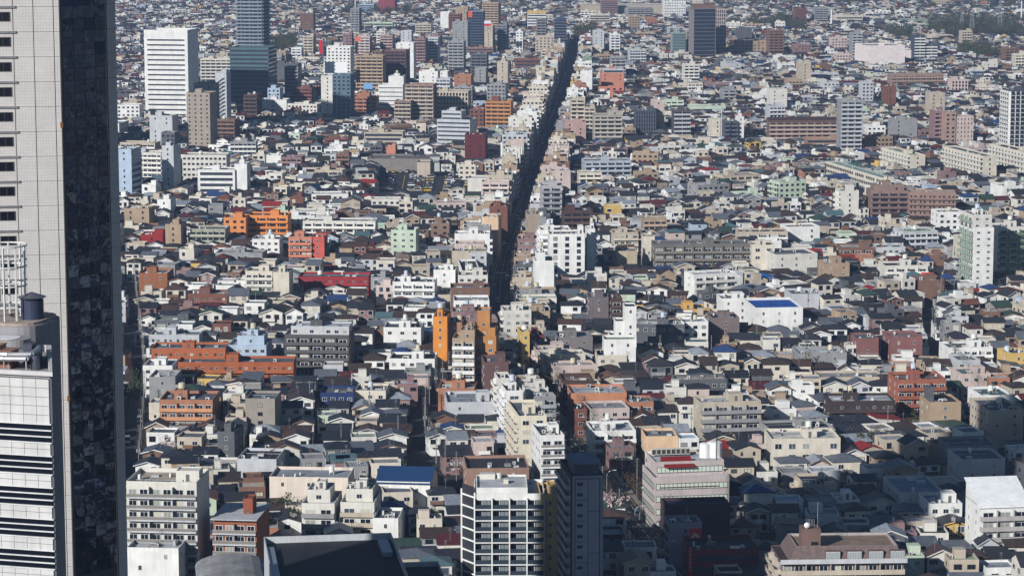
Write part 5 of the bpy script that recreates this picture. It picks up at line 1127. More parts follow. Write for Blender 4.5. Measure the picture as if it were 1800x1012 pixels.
    return dict(F=F, wins=wins, w=w, d=d, h=h, fl=fl, bl=bl, desc=desc)
class Proto:
    def __init__(s, faces):
        V, lt, lv, cl = [], [], [], []
        for c, pts in faces:
            n = len(V); V.extend(pts); lt.append(len(pts)); lv.extend(range(n, n + len(pts))); cl.append(c)
        s.V = np.array(V, dtype=np.float64); s.lt = np.array(lt); s.lv = np.array(lv); s.cl = np.array(cl)
def proto_from(g):
    fs = list(g['F'])
    for side, u, z, w, h in g['wins']:
        b = MB(); side_box(b, g['bl'], side, u - w / 2, u + w / 2, 0, .05, z - h / 2, z + h / 2); fs.append((2, [b.v[i] for i in b.f[{0: 0, 1: 1, 3: 3}[side]]]))
        side_box(b, g['bl'], side, u - w / 2 - .12, u + w / 2 + .12, 0, .03, z - h / 2 - .12, z + h / 2 + .12); k = 6 + {0: 0, 1: 1, 3: 3}[side]
        fs.append((3, [b.v[i] for i in b.f[k]]))
    return Proto(fs)
def mass(name, inst, protos, mats, matmap, label, cat):
    """join many placed prototypes into one mesh; per-face colours come from each placement"""
    Vs, LT, LV, CO, MI = [], [], [], [], []; off = 0
    by = {}
    for it in inst: by.setdefault(it[0], []).append(it)
    for pi, its in by.items():
        p = protos[pi]; n = len(its); P_ = np.array([i[1:7] for i in its])      # x y yaw sx sy sz
        c, s = np.cos(P_[:, 2]), np.sin(P_[:, 2]); X = p.V[None, :, 0] * P_[:, 3:4]; Y = p.V[None, :, 1] * P_[:, 4:5]; Z = p.V[None, :, 2] * P_[:, 5:6]
        W = np.stack([X * c[:, None] - Y * s[:, None] + P_[:, 0:1], X * s[:, None] + Y * c[:, None] + P_[:, 1:2], Z], -1)
        Vs.append(W.reshape(-1, 3)); nv = len(p.V)
        LV.append((p.lv[None, :] + (off + np.arange(n) * nv)[:, None]).ravel()); LT.append(np.tile(p.lt, n)); off += n * nv
        cols = np.array([i[7] for i in its])                # n x classes x 3
        CO.append(cols[:, p.cl, :].reshape(-1, 3)); MI.append(np.tile(np.array(matmap)[p.cl], n))
    V = np.concatenate(Vs); LT = np.concatenate(LT); LV = np.concatenate(LV); CO = np.concatenate(CO); MI = np.concatenate(MI)
    me = bpy.data.meshes.new(name); me.vertices.add(len(V)); me.vertices.foreach_set('co', V.ravel())
    me.loops.add(len(LV)); me.loops.foreach_set('vertex_index', LV.astype(np.int32))
    me.polygons.add(len(LT)); me.polygons.foreach_set('loop_start', (np.cumsum(LT) - LT).astype(np.int32)); me.polygons.foreach_set('loop_total', LT.astype(np.int32))
    for mm in mats: me.materials.append(M[mm])
    me.polygons.foreach_set('material_index', MI.astype(np.int32))
    at = me.attributes.new('Col', 'FLOAT_COLOR', 'FACE'); at.data.foreach_set('color', np.concatenate([CO, np.ones((len(CO), 1))], 1).ravel())
    me.update(calc_edges=True); me.validate()
    o = put(name, me); tag(o, label, cat, None, 'stuff'); print(name, len(inst), 'pieces', len(LT), 'faces'); return o
PR_RNG = random.Random(77)
PITCHED = [hgeo(PR_RNG, 'p') for _ in range(40)]; FLATG = [hgeo(PR_RNG, 'f') for _ in range(24)]
PROTOS = [proto_from(g) for g in PITCHED + FLATG]; GEOS = PITCHED + FLATG
TWO = [i for i, g in enumerate(GEOS) if g['fl'] == 2 and g['h'] < 7.2]
def apt_proto(r):
    F = []; w, d, fl = r.uniform(11, 26), r.uniform(10, 14), r.choice([3, 3, 3, 4, 4, 5]); fh = 2.95; h = fl * fh + .9; bl = (-w / 2, w / 2, -d / 2, d / 2)
    b = MB(); shell(b, bl, 0, h, .9); F += [(0, [b.v[i] for i in f]) for f in b.f]
    F.append((4, [(bl[0] + .2, bl[2] + .2, h - .9), (bl[1] - .2, bl[2] + .2, h - .9), (bl[1] - .2, bl[3] - .2, h - .9), (bl[0] + .2, bl[3] - .2, h - .9)]))
    x = r.uniform(-w / 2 + .5, w / 2 - 5); b = MB(); b.box(x, x + 4, 0, 4.5, h - .9, h + 1.9); F += [(0, [b.v[i] for i in f]) for f in b.f]
    bays = max(2, round(w / 5)); style = r.random() < .7
    for k in range(fl):
        if k and style:
            b = MB(); side_box(b, bl, 0, -w / 2 + .05, w / 2 - .05, 1.1, 1.25, k * fh - .15, k * fh + 1.1); side_box(b, bl, 0, -w / 2 + .05, w / 2 - .05, 0, 1.1, k * fh - .15, k * fh); F += [(3, [b.v[i] for i in f]) for f in b.f]
        for side, n, ww, wh in ((0, bays, w / bays * .62, 1.9 if style else 1.3), (1, 2, 1.2, 1.2), (3, 3, 1.3, 1.2)):
            Ls = side_len(bl, side)
            for i in range(n):
                u = -Ls / 2 + (i + .5) * Ls / n; b = MB(); side_box(b, bl, side, u - ww / 2, u + ww / 2, 0, .05, k * fh + 1.25 - wh / 2 + .3, k * fh + 1.25 + wh / 2 + .2)
                F.append((2, [b.v[j] for j in b.f[{0: 0, 1: 1, 3: 3}[side]]]))
    return Proto(F), w, d, fl
APTS = [apt_proto(PR_RNG) for _ in range(16)]

# district pattern: cells with their own street angle; pairs of house rows, a lane between each pair
rng = random.Random(21)
seeds = []
for iy in range(30):
    for ix in range(-9, 22):
        if ix > 9 and iy > 4: continue
        x, y = ix * 150 + rng.uniform(-60, 60), 380 + iy * 150 + rng.uniform(-60, 60)
        base = -5 if x < -60 else (4 if x < 110 else 11)
        seeds.append((x, y, math.radians(base + rng.gauss(0, 7)), rng.random()))
S_ = np.array([(s[0], s[1]) for s in seeds])
def in_view(x, y, m=35):
    return abs(x) < .1915 * y * 1.02 + m and 655 < y < 4650
def in_mirror(x, y): return 60 < x < 2900 and abs(y - (490 + .077 * x)) < 55 + .06 * x and (y < 715 or x > 200)
LOTS = []
for si, (sx, sy, ang, dens) in enumerate(seeds):
    if not (in_view(sx, sy, 200) or 600 < sy < 730 or (sy < 1000 and sx > 0)): continue
    c, s = math.cos(ang), math.sin(ang); v = -150.0; row = 0
    while v < 150:
        u = -150.0; run = 0
        dep = rng.uniform(9.6, 11.2)
        while u < 150:
            wl = rng.uniform(6.9, 10.2)
            X, Y = sx + (u + wl / 2) * c - v * s, sy + (u + wl / 2) * s + v * c
            u += wl; run += wl
            if run > 62: u += rng.uniform(3.5, 5); run = 0
            if not (in_view(X, Y) or in_mirror(X, Y)): continue
            if np.argmin(((S_ - (X, Y)) ** 2).sum(1)) != si: continue
            LOTS.append((X, Y, ang + rng.gauss(0, .03) + (math.pi / 2 if rng.random() < .12 else 0), wl, dep))
        v += dep + (rng.uniform(4.2, 5.6) if row % 2 else .8); row += 1
rng.shuffle(LOTS)
HOUSES, APTI, TREES = [], [], []
FZ = np.array([(f[0], f[1] - f[4] / 2, f[3] / 2 + 3) for f in FOOT])
def in_front(x, y, reach):
    dy = FZ[:, 1] - y; return bool(((np.abs(FZ[:, 0] - x * (FZ[:, 1] / y)) < FZ[:, 2]) & (dy > -2) & (dy < reach)).any())
for (X, Y, a, wl, dep) in LOTS:                           # a share of larger flats first, then houses
    if rng.random() < (.02 if Y < 1800 else .011) and Y > 760:
        k = rng.randrange(len(APTS)); p, w, d, fl = APTS[k]
        if not in_front(X, Y, 75) and not occ_rect(X, Y, a, w, d, True): occ_rect(X, Y, a, w, d, grow=.4); APTI.append((k, X, Y, a, w, d, fl))
for (X, Y, a, wl, dep) in LOTS:
    if rng.random() < (.06 if Y < 1800 else .13):
        if not occ_rect(X, Y, 0, 4, 4, True): occ_rect(X, Y, 0, 5, 5); TREES.append((X, Y)); continue
    k = rng.randrange(len(PITCHED)) if rng.random() < .74 else len(PITCHED) + rng.randrange(len(FLATG)); 
    if in_front(X, Y, 36):
        k = rng.choice(TWO)
    g = GEOS[k]; sx_, sy_ = (wl - .9) / g['w'], (dep - rng.uniform(1.2, 3.2)) / g['d']
    sx_, sy_ = min(max(sx_, .72), 1.25), min(max(sy_, .72), 1.25)
    w, d = g['w'] * sx_, g['d'] * sy_
    if occ_rect(X, Y, a, w, d, True, -.9):
        if rng.random() < .35 and not occ_rect(X, Y, a, 5, 5.5, True, -.5):
            sx_, sy_ = 5.2 / g['w'], 5.8 / g['d']; w, d = 5.2, 5.8
        else: continue
    occ_rect(X, Y, a, w, d, grow=-.3); HOUSES.append((k, X, Y, a, sx_, sy_, w, d))
print('houses', len(HOUSES), 'flats', len(APTI), 'trees', len(TREES))
def seen(X, Y, z=5):
    x, y, k = proj((X, Y, z)); return 232 < x < 1795 and y < 1010
HOUSES.sort(key=lambda h: h[2])
USED = {}
def make_house(k, X, Y, a, sx, sy, w, d, r):
    pitched = k < len(PITCHED); hr = random.Random(int(X * 131) ^ int(Y * 17)); g = hgeo(hr, 'p' if pitched else 'f')
    while in_front(X, Y, 36) and g['fl'] > 2: g = hgeo(hr, 'p' if pitched else 'f')
    gx, gy = w / g['w'], d / g['d']
    wall = wpick(r, WALLS); roof = wpick(r, ROOFS if pitched else FLATS); trim = r.choice(['white', 'offwhite', 'brown', 'lgrey', wall])
    lab = '%s %s-storey house with %s %s roof %s' % (NAMES[wall], NUM[g['fl']], NAMES[roof], g['desc'], beside(X, Y))
    nm, cat, grp = ('house', 'house', 'pitched-roof houses packed between the apartment blocks') if pitched else ('flat_roofed_house', 'flat-roofed house', 'flat-roofed houses packed between the apartment blocks')
    root = thing(nm, lab, cat, (X, Y, 0), a, grp); sc = (gx, gy, 1)
    byc = {}
    for c, pts in g['F']: byc.setdefault(c, MB()).face([(p[0] * gx, p[1] * gy, p[2]) for p in pts])
    for c, b in byc.items():
        n_, mt, cc = {0: ('wall', 'painted_wall', wall), 1: ('roof', 'roof_tile', roof), 3: ('balcony', 'painted_wall', trim), 4: ('roof', 'flat_roof', roof), 5: ('porch_roof', 'roof_tile', roof), 6: ('porch', 'painted_wall', wall)}[c]
        put(n_, b.mesh(n_, mt), root, (0, 0, 0), 0, None, C(cc))
    bl = tuple(v * q for v, q in zip(g['bl'], (gx, gx, gy, gy)))
    dk = r.random() < .45
    for side, u, z, ww, wh in g['wins']:
        put_window(root, bl, side, u * (gx if side == 0 else gy), z, ww, wh, r, True, None, int(dk))
    if r.random() < .4:
        put('ac_unit', AC_MESH, root, (bl[0] + r.uniform(.6, w - 1), bl[2] - .35, 0 if pitched else g['h'] - .1) if pitched else (r.uniform(bl[0] + 1, bl[1] - 1), r.uniform(bl[2] + 1, bl[3] - 1), g['h'] - .1), 0, None, lin((205, 204, 196)))
    if r.random() < .35:
        b = MB(); ax, ay, z = r.uniform(-w / 4, w / 4), r.uniform(-d / 4, d / 4), g['h'] - .2; b.tube((ax, ay, z), (ax, ay, z + 4.2), .04, 5)
        for q in (3.4, 3.8, 4.1): b.tube((ax - .5, ay, z + q), (ax + .5, ay, z + q), .025, 4)
        put('antenna', b.mesh('antenna', 'metal'), root, (0, 0, 0), 0, None, lin((180, 180, 180)))
    if not pitched and r.random() < .3:
        b = MB(); z = g['h'] + 1.25
        for e in (bl[2] + .15, bl[3] - .15): b.tube((bl[0] + .15, e, z), (bl[1] - .15, e, z), .04, 4)
        for i in range(7):
            xx = bl[0] + .15 + (w - .3) * i / 6
            for e in (bl[2] + .15, bl[3] - .15): b.tube((xx, e, g['h'] + .45), (xx, e, z), .03, 4)
        b.tube((bl[0] + .15, bl[2] + .15, z), (bl[0] + .15, bl[3] - .15, z), .04, 4); b.tube((bl[1] - .15, bl[2] + .15, z), (bl[1] - .15, bl[3] - .15, z), .04, 4); put('roof_railing', b.mesh('roof_railing', 'metal'), root, (0, 0, 0), 0, None, lin((190, 192, 194)))
    if pitched and r.random() < .12 and g['desc'] == 'gabled':
        b = MB(); z0, z1 = g['h'] + .45, g['h'] + 1.15; b.face([(-w * .3, -d * .36, z0), (w * .3, -d * .36, z0), (w * .3, -d * .12, z1 + .1), (-w * .3, -d * .12, z1 + .1)]); put('solar_panel', b.mesh('solar_panel', 'tinted_glass'), root)
    return root
nP = nF = 0; REST = []; r_ = random.Random(3)
def mass_cols(r, pitched):
    wall = C(wpick(r, WALLS)); roof = C(wpick(r, ROOFS)); flat = C(wpick(r, FLATS)); gl = glass_col(r); tr = C(r.choice(['white', 'offwhite', 'brown', 'lgrey', 'grey']))
    return (wall, roof, gl, tr, flat, roof, wall)
for h in HOUSES:
    p = h[0] < len(PITCHED)
    if seen(h[1], h[2]) and (nP < 290 if p else nF < 250):
        make_house(*h, r_)
        if p: nP += 1
        else: nF += 1
    else:
        REST.append((h[0], h[1], h[2], h[3], h[4], h[5], r_.uniform(.85, 1.15), mass_cols(r_, p)))
mass('far_houses', REST, PROTOS, ['painted_wall_mass', 'window_glass_mass'], [0, 0, 1, 0, 0, 0, 0], 'thousands of small houses with mixed roofs covering the plain to the horizon', 'houses')
APTI.sort(key=lambda t: t[2]); nA = 0; RESTA = []
for (k, X, Y, a, w, d, fl) in APTI:
    if seen(X, Y) and nA < 90:
        col = wpick(r_, WALLS + [('brick', 3), ('mauve', 3), ('terra', 3)]); st = r_.choice(['Bww', 'Bww', 'Www', 'Gww', 'BwB', 'WwB']) + 'N'; rc = wpick(r_, FLATS)
        lab = '%s %s-storey flats with %s roof and %s %s' % (NAMES[col], NUM[fl], NAMES[rc], {'B': 'balconies', 'W': 'window rows', 'G': 'galleries'}[st[0]], beside(X, Y))
        if len(lab.split()) > 16: lab = lab.replace(' with %s roof and ' % NAMES[rc], ' with ')
        building('small_apartment_block', lab, 'flats', X, Y, a, w, d, fl, col, st, dict(r=rc, b=r_.choice([col, col, 'white', 'offwhite', 'grey'])), nA * 7 + 5, 'small flats scattered among the houses'); nA += 1
    else: RESTA.append((k, X, Y, a, 1, 1, 1, mass_cols(r_, False)))
for (X, Y, a, w, d, fl) in STREET_FAR:
    k = r_.randrange(len(APTS)); q = APTS[k]; RESTA.append((k, X, Y, a, w / q[1], d / q[2], fl / q[3], mass_cols(r_, False)))
mass('far_flats', RESTA, [p[0] for p in APTS], ['painted_wall_mass', 'window_glass_mass'], [0, 0, 1, 0, 0], 'many far low apartment buildings scattered among the small houses', 'flats')
# ------------------------------------------------------------------ trees
def tree_protos():
    out = []; r = random.Random(12)
    for kind in ('evergreen', 'evergreen', 'evergreen', 'bare', 'bare', 'blossom', 'blossom'):
        tb = MB(); cb = MB(); h = 7.0; tb.tube((0, 0, 0), (.1, .05, h * .45), .26, 7, 0, .17); tips = []
        for i in range(9):
            a = i * 2.4 + r.uniform(-.3, .3); z0 = h * r.uniform(.25, .45); l = r.uniform(1.6, 2.9); e = (l * math.cos(a), l * math.sin(a), z0 + r.uniform(1.2, 3.2)); tb.tube((.05, 0, z0), e, .1, 5, 0, .04); tips.append(e)
            for j in range(4 if kind != 'evergreen' else 1):
                t = r.uniform(.4, 1); m_ = tuple(u * t for u in e[:2]) + (z0 + (e[2] - z0) * t,); q = (m_[0] + r.uniform(-1.3, 1.3), m_[1] + r.uniform(-1.3, 1.3), m_[2] + r.uniform(.4, 1.7)); tb.tube(m_, q, .045, 4, 0, .015); tips.append(q)
        tb.tube((.1, .05, h * .45), (.1, 0, h * .9), .15, 6, 0, .04)
        nleaf = {'evergreen': 620, 'bare': 130, 'blossom': 520}[kind]
        clumps = [(r.uniform(-1.7, 1.7), r.uniform(-1.7, 1.7), r.uniform(2.6, 6.6), r.uniform(.7, 1.35)) for _ in range(13)]
        for i in range(nleaf):
            if kind == 'evergreen': cx_, cy_, cz_, cr = clumps[i % 13]
            else: cx_, cy_, cz_ = r.choice(tips); cr = .6
            while True:
                v = Vector((r.uniform(-1, 1), r.uniform(-1, 1), r.uniform(-1, 1)))
                if v.length < 1: break
            p = Vector((cx_, cy_, cz_)) + v * cr; s = r.uniform(.16, .34) * (.7 if kind == 'bare' else 1)
            a_, b_ = Vector((r.gauss(0, 1), r.gauss(0, 1), r.gauss(0, 1))).normalized(), Vector((r.gauss(0, 1), r.gauss(0, 1), r.gauss(0, 1))).normalized()
            cb.face([tuple(p - a_ * s), tuple(p + b_ * s), tuple(p + a_ * s), tuple(p - b_ * s * .6)])
        out.append((kind, tb, cb, tb.mesh('trunk', 'bark'), cb.mesh('crown', 'leaf')))
    return out
TP_ = tree_protos()
LEAFC = dict(evergreen=[(58, 72, 40), (70, 84, 46), (50, 62, 40), (84, 88, 52)], bare=[(112, 88, 72), (96, 80, 68), (124, 100, 84)], blossom=[(198, 172, 172), (188, 164, 162)])
LEAFN = dict(evergreen='dark evergreen tree', bare='almost leafless brown tree', blossom='pale pink blossoming cherry tree')
def tree(X, Y, s, kind, r, lab=None):
    k = r.choice([i for i, t in enumerate(TP_) if t[0] == kind]); t = TP_[k]
    rt = thing('cherry_tree' if kind == 'blossom' else 'tree', lab or '%s %s' % (LEAFN[kind], beside(X, Y)), 'tree', (X, Y, 0), r.uniform(0, 6), 'trees standing between the houses'); rt.scale = (s, s, s * r.uniform(.9, 1.15))
    put('trunk', t[3], rt); put('crown', t[4], rt, (0, 0, 0), 0, None, lin(r.choice(LEAFC[kind])))
rt_ = random.Random(31)
for (x, y, s, kind) in [(1080, 925, 1.25, 'blossom'), (1066, 905, 1.0, 'blossom'), (1072, 958, 1.1, 'bare'), (1090, 985, 1.1, 'bare'), (242, 700, 1.3, 'evergreen'), (226, 716, 1.3, 'evergreen'), (246, 660, 1.0, 'evergreen'),
                        (236, 422, 1.2, 'blossom'), (360, 492, 1.1, 'blossom'), (380, 490, 1.0, 'blossom'), (402, 488, 1.1, 'bare'), (1424, 650, 1.6, 'evergreen'), (1416, 668, 1.4, 'evergreen'), (1402, 708, 1.2, 'evergreen'), (1404, 722, 1.1, 'evergreen'),
                        (495, 922, 1.2, 'evergreen'), (506, 930, 1.1, 'evergreen'), (1510, 788, 1.3, 'bare'), (1525, 800, 1.3, 'evergreen'), (1540, 792, 1.2, 'bare'), (1484, 538, 1.1, 'evergreen'), (1000, 494, 1.2, 'bare'), (1030, 488, 1.5, 'bare'), (1012, 500, 1.3, 'bare'),
                        (1360, 330, 1.3, 'blossom'), (1372, 322, 1.4, 'blossom'), (1400, 320, 1.6, 'evergreen'), (1420, 316, 1.5, 'evergreen'), (880, 225, 1.8, 'evergreen'), (900, 235, 1.6, 'blossom'), (912, 222, 1.6, 'evergreen'), (868, 430, 1.4, 'bare'), (872, 412, 1.4, 'bare'), (1195, 745, 1.0, 'evergreen'), (1268, 738, .9, 'evergreen'),
                        (606, 574, 1.1, 'evergreen'), (592, 566, 1.0, 'evergreen'), (1290, 800, 1.1, 'bare'), (1608, 755, .9, 'evergreen'), (345, 570, 1.0, 'bare'), (366, 566, 1.0, 'bare')]:
    p = at_z(x, y); tree(p.x, p.y, s, kind, rt_)
TREES.sort(key=lambda t: t[1]); far = []; nt = 0
for (X, Y) in TREES:
    kind = rt_.choice(['evergreen', 'evergreen', 'bare', 'bare', 'evergreen', 'blossom'] if rt_.random() < .5 else ['evergreen', 'bare'])
    if seen(X, Y, 4) and nt < 130: tree(X, Y, rt_.uniform(.6, 1.1), kind, rt_); nt += 1
    else:
        k = rt_.choice([i for i, t in enumerate(TP_) if t[0] == kind]); s = rt_.uniform(.7, 1.2); c = lin(rt_.choice(LEAFC[kind])); far.append((k, X, Y, rt_.uniform(0, 6), s, s, s, (lin((70, 56, 46)), c)))
# avenue trees and far woods
nn_ = normals(AVENUE)
for i in range(8, len(AVENUE) - 1, 1):
    for s in (-1, 1):
        p = AVENUE[i] + nn_[i] * s * (AVW + 1.2)
        if seen(p.x, p.y, 3) and p.y < 1500: tree(p.x, p.y, rt_.uniform(.65, .9), 'bare', rt_, 'leafless brown street tree on the avenue %s' % beside(p.x, p.y))
        elif p.y >= 1500: far.append((rt_.choice([3, 4, 0]), p.x, p.y, rt_.uniform(0, 6), .9, .9, .9, (lin((70, 56, 46)), lin((96, 80, 68)))))
for (x0, x1, y0, y1, n) in WOODS + [(480, 640, 2, 40, 60), (1180, 1420, 0, 16, 90), (1560, 1800, 4, 30, 140), (860, 925, 10, 26, 60)]:
    for _ in range(n):
        p = at_z(rt_.uniform(x0, x1), rt_.uniform(y0, y1)); s = rt_.uniform(1.3, 2.4); k = rt_.choice([0, 1, 2, 0, 1, 3]); far.append((k, p.x, p.y, rt_.uniform(0, 6), s, s, s * .95, (lin((70, 56, 46)), lin(rt_.choice(LEAFC['evergreen'] + [(92, 82, 62)])))))
def tproto(t):
    fs = [(0, [t[1].v[i] for i in f]) for f in t[1].f] + [(1, [t[2].v[i] for i in f]) for f in t[2].f[::2]]
    return Proto(fs)
mass('far_woods', far, [tproto(t) for t in TP_], ['leaf_mass'], [0, 0], 'dark trees in far woods, gardens and along the distant avenue', 'trees')

# ------------------------------------------------------------------ cars
def car_proto(kind):
    b = MB(); L_, W_, hb, hc = {'car': (4.3, 1.7, .85, 1.48), 'van': (4.6, 1.8, 1.05, 2.0), 'kei': (3.4, 1.48, .9, 1.7)}[kind]
    x0, x1 = -L_ / 2, L_ / 2; w = W_ / 2
    prof = [(x0, .3), (x0, hb * .85), (x0 + .1, hb), (x1 - .9 if kind == 'car' else x1 - .5, hb), (x1 - .05, hb * .78), (x1, .3)]
    for i in range(len(prof) - 1):
        p, q = prof[i], prof[i + 1]; b.face([(p[0], -w, p[1]), (p[0], w, p[1]), (q[0], w, q[1]), (q[0], -w, q[1])])
    for s in (-1, 1): b.face([(p[0], s * w, p[1]) for p in (prof if s < 0 else prof[::-1])][::-1])
    g = MB(); a0, a1 = (x0 + .35, x1 - 1.15) if kind == 'car' else (x0 + .1, x1 - .75); t0, t1 = (a0 + .5, a1 - .65) if kind == 'car' else (a0 + .15, a1 - .35); wi = w - .14
    lo = [(a0, -w + .04), (a1, -w + .04), (a1, w - .04), (a0, w - .04)]; hi = [(t0, -wi), (t1, -wi), (t1, wi), (t0, wi)]
    for i in range(4): j = (i + 1) % 4; g.face([(*lo[i], hb - .01), (*lo[j], hb - .01), (*hi[j], hc), (*hi[i], hc)])
    b.box(t0 - .02, t1 + .02, -wi - .02, wi + .02, hc - .03, hc + .05, 0, True)
    wl = MB()
    n = 12
    for s in (-.1, .1):
        wl.v += [(.3 * math.cos(2 * math.pi * i / n), s, .3 * math.sin(2 * math.pi * i / n)) for i in range(n)]
    for i in range(n): j = (i + 1) % n; wl.f.append((i, j, n + j, n + i)); wl.m.append(0)
    wl.f += [tuple(range(n)), tuple(range(2 * n - 1, n - 1, -1))]; wl.m += [0, 0]
    return b.mesh('body', 'paint'), g.mesh('glasshouse', 'window_glass'), wl.mesh('wheel', 'frame_dark'), L_, W_
CARS = {k: car_proto(k) for k in ('car', 'van', 'kei')}
CARC = [('white', (226, 226, 224), 7), ('silver', (170, 174, 178), 5), ('black', (26, 27, 32), 5), ('dark grey', (74, 78, 84), 3), ('red', (150, 34, 34), 1.2), ('blue', (44, 68, 120), 1.5), ('yellow', (220, 178, 40), .7), ('beige', (190, 176, 150), 1)]
KN = dict(car='saloon car', van='van', kei='small boxy car')
def car(X, Y, a, r, where, kind=None, colour=None, grp='parked cars'):
    kind = kind or r.choice(['car', 'car', 'van', 'kei']); c = colour or CARC[[i for i, _ in enumerate(CARC)][r.choices(range(len(CARC)), [q[2] for q in CARC])[0]]]
    rt = thing('car', '%s %s %s' % (c[0], KN[kind], where), 'car', (X, Y, .012), a, grp); bm_, gm_, wm, L_, W_ = CARS[kind]
    put('body', bm_, rt, (0, 0, 0), 0, None, lin(c[1])); put('glasshouse', gm_, rt, (0, 0, 0), 0, None, lin((20, 24, 30)))
    for sx in (-1, 1):
        for sy in (-1, 1): put('wheel', wm, rt, (sx * L_ * .31, sy * (W_ / 2 - .06), .3))
rc_ = random.Random(8)
lot_ = [at_z(x, y).to_2d() for x, y in ((664, 352), (890, 352), (876, 304), (676, 304))]
sheet('parking_lot', lot_, .006, 'asphalt')
for (px0, ys) in ((684, 2), (786, 4), (800, 4), (720, 4), (734, 4), (752, 4), (820, 4)):
    for k in range(13):
        y = 336 - k * (30 / 13); p = at_z(px0 + rc_.uniform(-1, 1) + (336 - y) * .25, y)
        if rc_.random() < .8: car(p.x, p.y, rc_.choice([0, math.pi]) + rc_.gauss(0, .03), rc_, 'in the rows of the parking lot')
for k in range(16):
    p = at_z(680 + k * 11.5, 304); 
    if rc_.random() < .85: car(p.x, p.y + 4, math.pi / 2 + rc_.gauss(0, .04), rc_, 'along the far edge of the parking lot')
b = MB()
for k in range(5):
    p, q = at_z(706 + k * 36, 337), at_z(712 + k * 36, 308); d = (q - p).normalized(); n = Vector((-d.y, d.x, 0)) * .2; b.face([tuple(v + Vector((0, 0, .011))) for v in (p - n, q - n, q + n, p + n)])
put('bay_line', b.mesh('bay_line', 'road_paint_yellow'), [o for o in COL.objects if o.name == 'parking_lot'][0])
cumN = len(AVENUE)
for k in range(46):
    i = rc_.randrange(2, cumN - 6); p = AVENUE[i].lerp(AVENUE[i + 1], rc_.random()); s = rc_.choice([-1, 1]); q = p + nn_[i] * s * rc_.choice([1.1, 3.0]); d = AVENUE[i + 1] - AVENUE[i]; car(q.x, q.y, math.atan2(d.y, d.x) + (math.pi if s > 0 else 0), rc_, 'driving along the avenue', None, None, 'cars on the avenue')
p = at_z(1168, 1003); car(p.x, p.y, math.atan2(AVENUE[6].y - AVENUE[3].y, AVENUE[6].x - AVENUE[3].x), rc_, 'in shadow at the near end of the avenue', 'van', CARC[0], 'cars on the avenue')
for pl in (SIDE_STREET, WEST_LANE):
    for k in range(7):
        i = rc_.randrange(2, len(pl) - 2); p = pl[i] + normals(pl)[i] * rc_.choice([-1.6, 1.6]); d = pl[i + 1] - pl[i]; car(p.x, p.y, math.atan2(d.y, d.x), rc_, 'standing in the %s' % ('side street of shops' if pl is SIDE_STREET else 'lane beside the skyscraper'), None, None, 'cars in the side streets')

# ------------------------------------------------------------------ utility poles, street lamps, cables, masts, signs
def pole_mesh():
    b = MB(); b.cyl(0, 0, 0, 11.5, .17, .11, 8)
    a = MB()
    for z in (9.2, 10.2, 11.0): a.box(-.9, .9, -.05, .05, z, z + .09, 0, True)
    for z in (9.3, 10.3, 11.1):
        for x in (-.8, -.4, .4, .8): a.cyl(x, 0, z, z + .16, .045, None, 6)
    t = MB(); t.cyl(.42, 0, 7.4, 8.5, .28, None, 10); t.cyl(-.42, 0, 7.4, 8.5, .28, None, 10)
    return b.mesh('shaft', 'painted_wall'), a.mesh('crossarms', 'metal'), t.mesh('transformer', 'metal')
PSH, PAR, PTR = pole_mesh()
def pole(X, Y, a, r, where):
    rt = thing('utility_pole', 'grey utility pole %s' % ' '.join(where.split()) if where.startswith(('beside', 'near')) else 'grey utility pole %s, %s' % (where, beside(X, Y)), 'utility pole', (X, Y, 0), a, 'utility poles along the streets'); put('shaft', PSH, rt, (0, 0, 0), 0, None, lin((140, 136, 130))); put('crossarms', PAR, rt, (0, 0, 0), 0, None, lin((110, 112, 114)))
    if r.random() < .5: put('transformer', PTR, rt, (0, 0, 0), 0, None, lin((178, 178, 174)))
def lamp(X, Y, a, where):
    rt = thing('street_lamp', 'tall grey street lamp with a curved arm %s' % where, 'street lamp', (X, Y, 0), a, 'street lamps on the avenue')
    b = MB(); b.cyl(0, 0, 0, 8, .11, .08, 8); pts = [(0, 0, 8), (.3, 0, 9), (1.0, 0, 9.6), (2.2, 0, 9.75)]
    for p, q in zip(pts, pts[1:]): b.tube(p, q, .07, 6)
    put('post', b.mesh('post', 'metal'), rt, (0, 0, 0), 0, None, lin((176, 178, 180))); b = MB(); b.box(2.0, 2.9, -.16, .16, 9.66, 9.84, 0, True); put('lamp_head', b.mesh('lamp_head', 'paint'), rt, (0, 0, 0), 0, None, lin((210, 210, 206)))
rp_ = random.Random(17)
def line_poles(pl, off, step, where, ymax=1450):
    nn = normals(pl); acc = 0; prev = None; tops = []
    for i in range(len(pl) - 1):
        seg = (pl[i + 1] - pl[i]).length; t = 0
        while acc <= seg - t:
            t += acc; p = pl[i].lerp(pl[i + 1], min(1, t / seg)) + nn[i] * off; acc = step
            if p.y < ymax and seen(p.x, p.y, 3): pole(p.x, p.y, math.atan2(nn[i].y, nn[i].x), rp_, where); tops.append((p, nn[i]))
        acc -= (seg - t)
    b = MB()
    for (p, n1), (q, n2) in zip(tops, tops[1:]):
        if (q - p).length > step * 1.6: continue
        for z in (9.4, 10.4, 11.2, 7.6):
            for e in (-.8, .8):
                A, B = Vector((*(p + n1 * e), z)), Vector((*(q + n2 * e), z)); pr = A
                for k in range(1, 7):
                    t = k / 6; m_ = A.lerp(B, t) - Vector((0, 0, 2.0 * t * (1 - t))); b.tube(pr, m_, .035, 3); pr = m_
    if b.v: tag(put('overhead_cable', b.mesh('overhead_cable', 'frame_dark')), 'black overhead cables strung between the poles %s' % where, 'cables')
